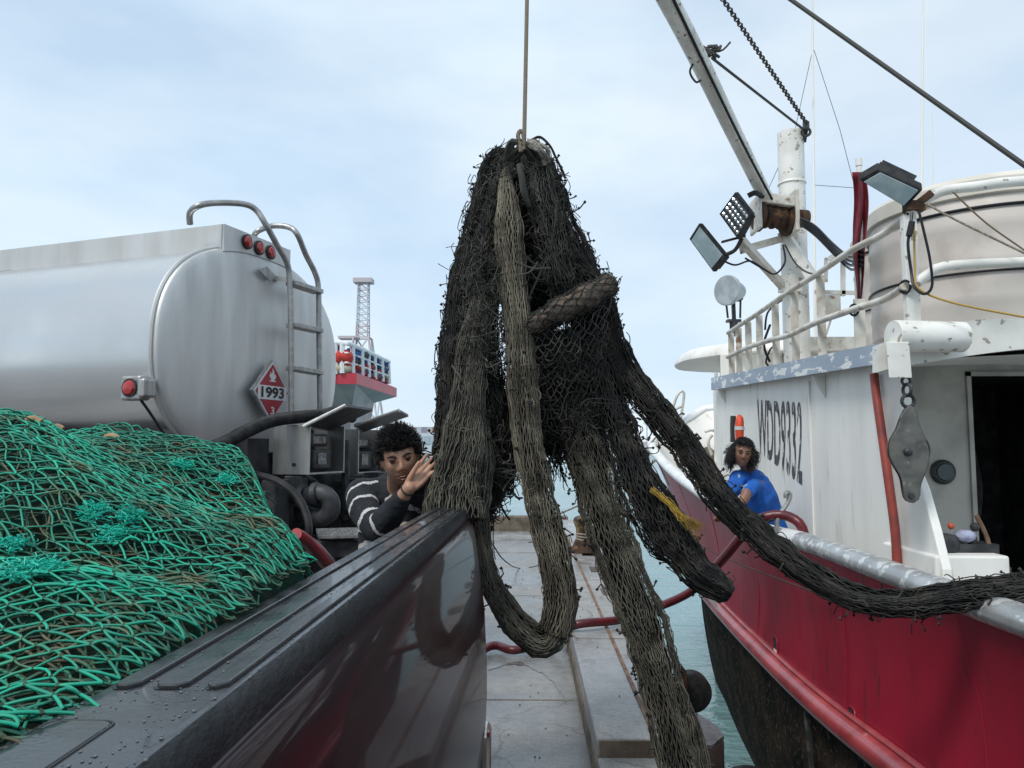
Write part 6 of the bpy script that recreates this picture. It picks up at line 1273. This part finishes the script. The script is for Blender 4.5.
# ---------------- man in the striped hoodie, behind the pickup's tail
p1 = thing('person', 'man with short curly hair in a dark striped hoodie, hand raised against the net', 'person', (-.55, 3.35, 0))
hc = W(399.5, 457.5, 3.12); HM = (Matrix.Rotation(R(12), 3, 'Z') @ Matrix.Rotation(R(9), 3, 'X') @ Matrix.Rotation(R(-11), 3, 'Y'))
hs = 1.02
sh_r, sh_l = W(362, 496, 3.34), W(428, 494, 3.36)          # shoulders (viewer left / right)
el_r = W(380, 529, 3.10); wr_r = W(409, 488, 2.98); el_l = W(449, 512, 3.42); wr_l = W(462, 478, 3.47)
neck = W(399, 484, 3.30); chest = W(396, 515, 3.40); belly = W(394, 560, 3.42); hip = W(393, 610, 3.44)
feet = [Vector((hip.x - .12, 3.42, .05)), Vector((hip.x + .12, 3.44, .05))]
knee = [Vector((hip.x - .12, 3.36, .47)), Vector((hip.x + .12, 3.38, .47))]
hp = [Vector((hip.x - .10, hip.y, hip.z - .05)), Vector((hip.x + .10, hip.y, hip.z - .05))]
body = [([chest, belly, hip], [.13, .125, .13]), ([neck + Vector((0, .03, -.05)), neck + Vector((0, .0, .0)), hc + Vector((.0, .03, -.03))], [.058, .052, .052]), ([sh_r, W(396, 497, 3.38), sh_l], [.055, .075, .055]),
        ([sh_r, el_r], [.05, .042]), ([el_r, wr_r], [.040, .026]), ([sh_l, el_l], [.05, .042]), ([el_l, wr_l], [.040, .026])]
for i in (0, 1): body += [([hp[i], knee[i]], [.085, .055]), ([knee[i], feet[i]], [.055, .038]), ([feet[i], feet[i] + Vector((0, -.16, -.01))], [.042, .036])]
def hand(wr, palm_dir, side_dir, fingers, thumb, s=1.0):
    """palm + five bent fingers, each a tapered chain rooted in the palm"""
    d = palm_dir.normalized(); sd_ = (side_dir - d * side_dir.dot(d)).normalized(); nrm = d.cross(sd_); segs = []
    pc_ = wr + d * .05 * s
    for k in range(4):
        o_ = sd_ * (.030 - .020 * k) * s; segs.append(([wr + o_ * .45, wr + d * .045 * s + o_ * .85, wr + d * .088 * s + o_], [.0145 * s, .0135 * s, .0105 * s]))
    for k, (ln, spread, bends) in enumerate(fingers):
        o_ = sd_ * (.030 - .020 * k) * s; p = wr + d * .088 * s + o_; dr = (d + sd_ * spread).normalized(); P = [p]; 
        for q, b in enumerate(bends):
            dr = (Matrix.Rotation(b, 3, dr.cross(nrm).normalized()) @ dr); p = p + dr * ln * s * (.42, .33, .25)[q]; P.append(p)
        segs.append((P, [.0098 * s, .0090 * s, .0082 * s, .0068 * s]))
    P = [wr + sd_ * .018 * s + d * .015 * s]; dr = (d * .85 + sd_ * (.25 if thumb > .5 else .85) + nrm * thumb).normalized()
    for l_ in (.042, .032, .026): P.append(P[-1] + dr * l_ * s); dr = (dr + d * .35).normalized()
    segs.append((P, [.015 * s, .0115 * s, .0095 * s, .0075 * s])); return segs
# right hand: wrist (409,488), fingertips near (432,445)
tipd = W(436, 456, 3.04) - wr_r
body += hand(wr_r, tipd, W(400, 455, 2.99) - W(420, 478, 2.99), [(.072, .05, (.1, .2, .15)), (.080, -.02, (-.05, .2, .15)), (.074, -.10, (.05, .25, .2)), (.060, -.2, (.1, .3, .2))], .6, .92)
body += hand(wr_l, Vector((.1, .2, 1)), Vector((1, 0, 0)), [(.07, .1, (.3, .4, .3)), (.078, 0, (.3, .4, .3)), (.072, -.1, (.3, .4, .3)), (.058, -.2, (.3, .4, .3))], .2, 1.0)
V, Fc = capsules(body, [head_geo(hc, HM, hs)], vox=.0042, smooth=1)
sk1 = skinmat('warm brown skin', (.46, .25, .165)); skd = M.setdefault('skd', mat('dark skin crease', (.05, .02, .014), None, .6))
finish('body', V, Fc, sk1, p1, ang=180)
facebits(p1, hc, HM, hs, mat('eyelid skin', (.16, .075, .05), None, .5), closed=True, frown=.004)
hair(p1, hc, HM, hs, 4200, (.018, .036), .0019, hm, lambda d: .7 + .6 * max(0, d[2]) + .3 * abs(d[0]), .8, lambda d: (d[2] > .42 and d[1] < 0) or (d[1] >= 0 and d[2] > -.25 - .3 * d[1]) or (d[1] < 0 and d[2] > .1 and abs(d[0]) > .82))
# hoodie
def cloth(segs, vox, name, root, mats, bandf=None, wr=.006, balls=()):
    V, Fc = capsules(segs, balls, vox, 2)
    if wr:
        V2 = V.copy()
        cen = V.mean(0)
        for i, p in enumerate(V):
            q = Vector(p);  w_ = mnoise.noise(q * 9) * .6 + mnoise.noise(Vector((q.x * 14, q.y * 14, q.z * 30))) * .5; V2[i] = p + np.array([mnoise.noise(q * 11 + Vector((5, 0, 0))), mnoise.noise(q * 11 + Vector((0, 5, 0))), .5 * w_]) * wr
        V = V2
    mi = [bandf(np.mean([V[i] for i in f], axis=0)) for f in Fc] if bandf else None
    return finish(name, V, Fc, mats, root, midx=mi, ang=180)
cuff = el_r.lerp(wr_r, .74)
hood = [([neck + Vector((0, .05, -.02)), chest, belly, hip + Vector((0, 0, .02))], [.075, .16, .155, .16]), ([sh_r, W(396, 499, 3.38), sh_l], [.075, .105, .075]), ([sh_r + Vector((0, 0, .005)), sh_r.lerp(el_r, .5) + Vector((-.02, -.01, 0)), el_r], [.075, .066, .058]), ([el_r, el_r.lerp(cuff, .5), cuff], [.060, .054, .038]), ([sh_l, el_l], [.075, .062]), ([el_l, el_l.lerp(wr_l, .85)], [.060, .042]), ([W(375, 490, 3.38), W(398, 482, 3.44), W(424, 489, 3.38)], [.04, .055, .04])]
def seg_t(p, a, b): d = b - a; t_ = (Vector(p) - a).dot(d) / d.length_squared; return t_, (Vector(p) - (a + d * max(0, min(1, t_)))).length
def bands1(p):
    q = Vector(p); c = []
    for nm_, a, b in (('ua', sh_r, el_r), ('fa', el_r, cuff), ('ul', sh_l, el_l), ('t', chest, hip), ('fl', el_l, wr_l)):
        t_, d = seg_t(p, a, b); c.append((d / (1.9 if nm_ == 't' else 1), nm_, t_))
    c.sort(); _, nm_, t_ = c[0]; w_ = .06 * mnoise.noise(q * 22)
    if nm_ == 'ua': return int(any(abs(t_ + w_ - x) < .03 for x in (.1, .42, .8)))
    if nm_ == 'fa': return int(abs(t_ + w_ - .16) < .045)
    if nm_ == 'ul': return int(any(abs(t_ + w_ - x) < .07 for x in (.15, .5, .85)))
    if nm_ == 'fl': return int(any(abs(t_ + w_ - x) < .08 for x in (.3, .65)))
    zz = (q.z + abs(q.x - hc.x) * .55) ; return int(any(abs(zz + w_ * .2 - z) < .010 for z in (chest.z + .12, chest.z + .055, chest.z - .02)))
navy = mat('dark navy jersey', (.007, .009, .013), (.013, .016, .022), .9, scale=20, bump=1, bscale=26, bdist=.012); wst = mat('white knitted stripe', (.52, .52, .50), (.42, .42, .41), .9, scale=30)
cloth(hood, .0055, 'hoodie', p1, [navy, wst], bands1)
mb = MB(); mb.stube([W(399, 487, 3.23), W(402, 500, 3.2), W(405, 512, 3.2)], .004, 6, 10); mb.build('drawstring', navy, p1)
mb = MB(); d = (wr_r - el_r).normalized(); mb.torus(wr_r - d * .012, .027, .004, d, 24, 8); mb.build('wristband', M['rubber'], p1)
tr1 = [([hip + Vector((0, 0, .03)), hip + Vector((0, 0, -.05))], [.14, .14])]
for i in (0, 1): tr1 += [([hp[i], knee[i]], [.10, .072]), ([knee[i], feet[i] + Vector((0, 0, .05))], [.072, .062])]
cloth(tr1, .009, 'trousers', p1, mat('dark trousers', (.03, .032, .04), None, .9))
for i in (0, 1): cloth([([feet[i] + Vector((0, .03, .02)), feet[i] + Vector((0, -.17, 0))], [.055, .05])], .008, 'boot', p1, M['rubber'], wr=0)

# ---------------- man in the blue shirt on the boat
p2 = thing('person', 'man with shoulder length black hair in a blue T-shirt leaning on the boat rail', 'person', (1.9, 6.1, .05))
hc = W(742.5, 453, 6.05); HM = Matrix.Rotation(R(-8), 3, 'Z') @ Matrix.Rotation(R(4), 3, 'X') @ Matrix.Rotation(R(9), 3, 'Y'); hs = .98
sl, sr = W(738, 478, 6.12), W(762, 482, 6.18)
neck = W(749, 470, 6.14); chest = W(757, 492, 6.2); belly = W(764, 515, 6.3); hip = W(768, 540, 6.38)
e1, w1_ = W(731, 493, 6.0), W(728, 505, 5.95); e2, w2_ = W(744, 499, 5.92), W(730, 514, 5.86)
feet = [Vector((hip.x + .02, 6.45, .12)), Vector((hip.x + .1, 6.65, .12))]; knee = [Vector((hip.x - .02, 6.35, .5)), Vector((hip.x + .08, 6.5, .5))]; hp = [hip + Vector((-.09, 0, -.04)), hip + Vector((.09, 0, -.04))]
body = [([chest, belly, hip], [.125, .115, .12]), ([neck + Vector((0, .02, -.05)), neck, hc + Vector((0, .03, -.04))], [.058, .052, .052]), ([sl, W(754, 478, 6.2), sr], [.05, .07, .05]), ([sl, e1], [.047, .04]), ([e1, w1_], [.038, .026]), ([sr + Vector((-.03, -.05, -.02)), W(750, 488, 5.98), e2], [.05, .044, .038]), ([e2, w2_], [.038, .026])]
for i in (0, 1): body += [([hp[i], knee[i]], [.085, .055]), ([knee[i], feet[i]], [.055, .038]), ([feet[i], feet[i] + Vector((0, -.15, -.01))], [.04, .035])]
for w_, e_ in ((w1_, e1), (w2_, e2)): body += hand(w_, (w_ - e_).normalized() * .6 + Vector((-.5, -.3, -.1)), Vector((0, -1, .3)), [(.07, .05, (.3, .35, .3)), (.078, 0, (.3, .35, .3)), (.072, -.05, (.3, .35, .3)), (.058, -.12, (.3, .35, .3))], -.2, .95)
V, Fc = capsules(body, [head_geo(hc, HM, hs)], vox=.005, smooth=1); finish('body', V, Fc, skinmat('dark brown skin', (.27, .135, .085)), p2, ang=180)
facebits(p2, hc, HM, hs, skd)
hair(p2, hc, HM, hs, 2600, (.025, .055), .0024, hm, lambda d: .55 + .5 * max(0, d[2]) + (.9 if abs(d[0]) > .5 and d[2] < .4 else 0), 1.5, lambda d: (d[2] > .62 and d[1] < 0) or (d[1] >= -.1 and d[2] > -.75) or (d[1] < -.1 and d[2] > -.35 and abs(d[0]) > .85), grav=.4)
shirt = [([neck + Vector((0, .02, -.035)), chest, belly, hip + Vector((0, 0, .05))], [.075, .138, .148, .165]), ([sl, W(755, 480, 6.2), sr], [.06, .088, .06]), ([sl, sl.lerp(e1, .78)], [.064, .068]), ([sr + Vector((-.04, -.04, -.02)), W(752, 487, 6.0), W(750, 488, 5.98).lerp(e2, .3)], [.055, .054, .052])]
bl = mat('bright blue cotton', (.015, .13, .52), (.01, .09, .40), .9, scale=10, bump=.5, bscale=40, bdist=.01); pr_ = mat('faded shirt print', (.3, .4, .42), (.12, .22, .4), .9, scale=30)
def band2(p):
    q = Vector(p); a = W(742, 482, 5.9); return int(abs(q.x - W(741.5, 482, 6.0).x) < .03 and abs(q.z - a.z) < .08 and q.y < chest.y - .06 and mnoise.noise(q * 24) > .1)
cloth(shirt, .006, 'shirt', p2, [bl, pr_], band2, wr=.009)
tr2 = [([hip + Vector((0, 0, .02)), hip + Vector((0, 0, -.05))], [.13, .13])]
for i in (0, 1): tr2 += [([hp[i], knee[i]], [.10, .07]), ([knee[i], feet[i] + Vector((0, 0, .05))], [.07, .06])]
cloth(tr2, .01, 'trousers', p2, mat('dark shorts', (.03, .03, .035), None, .9))
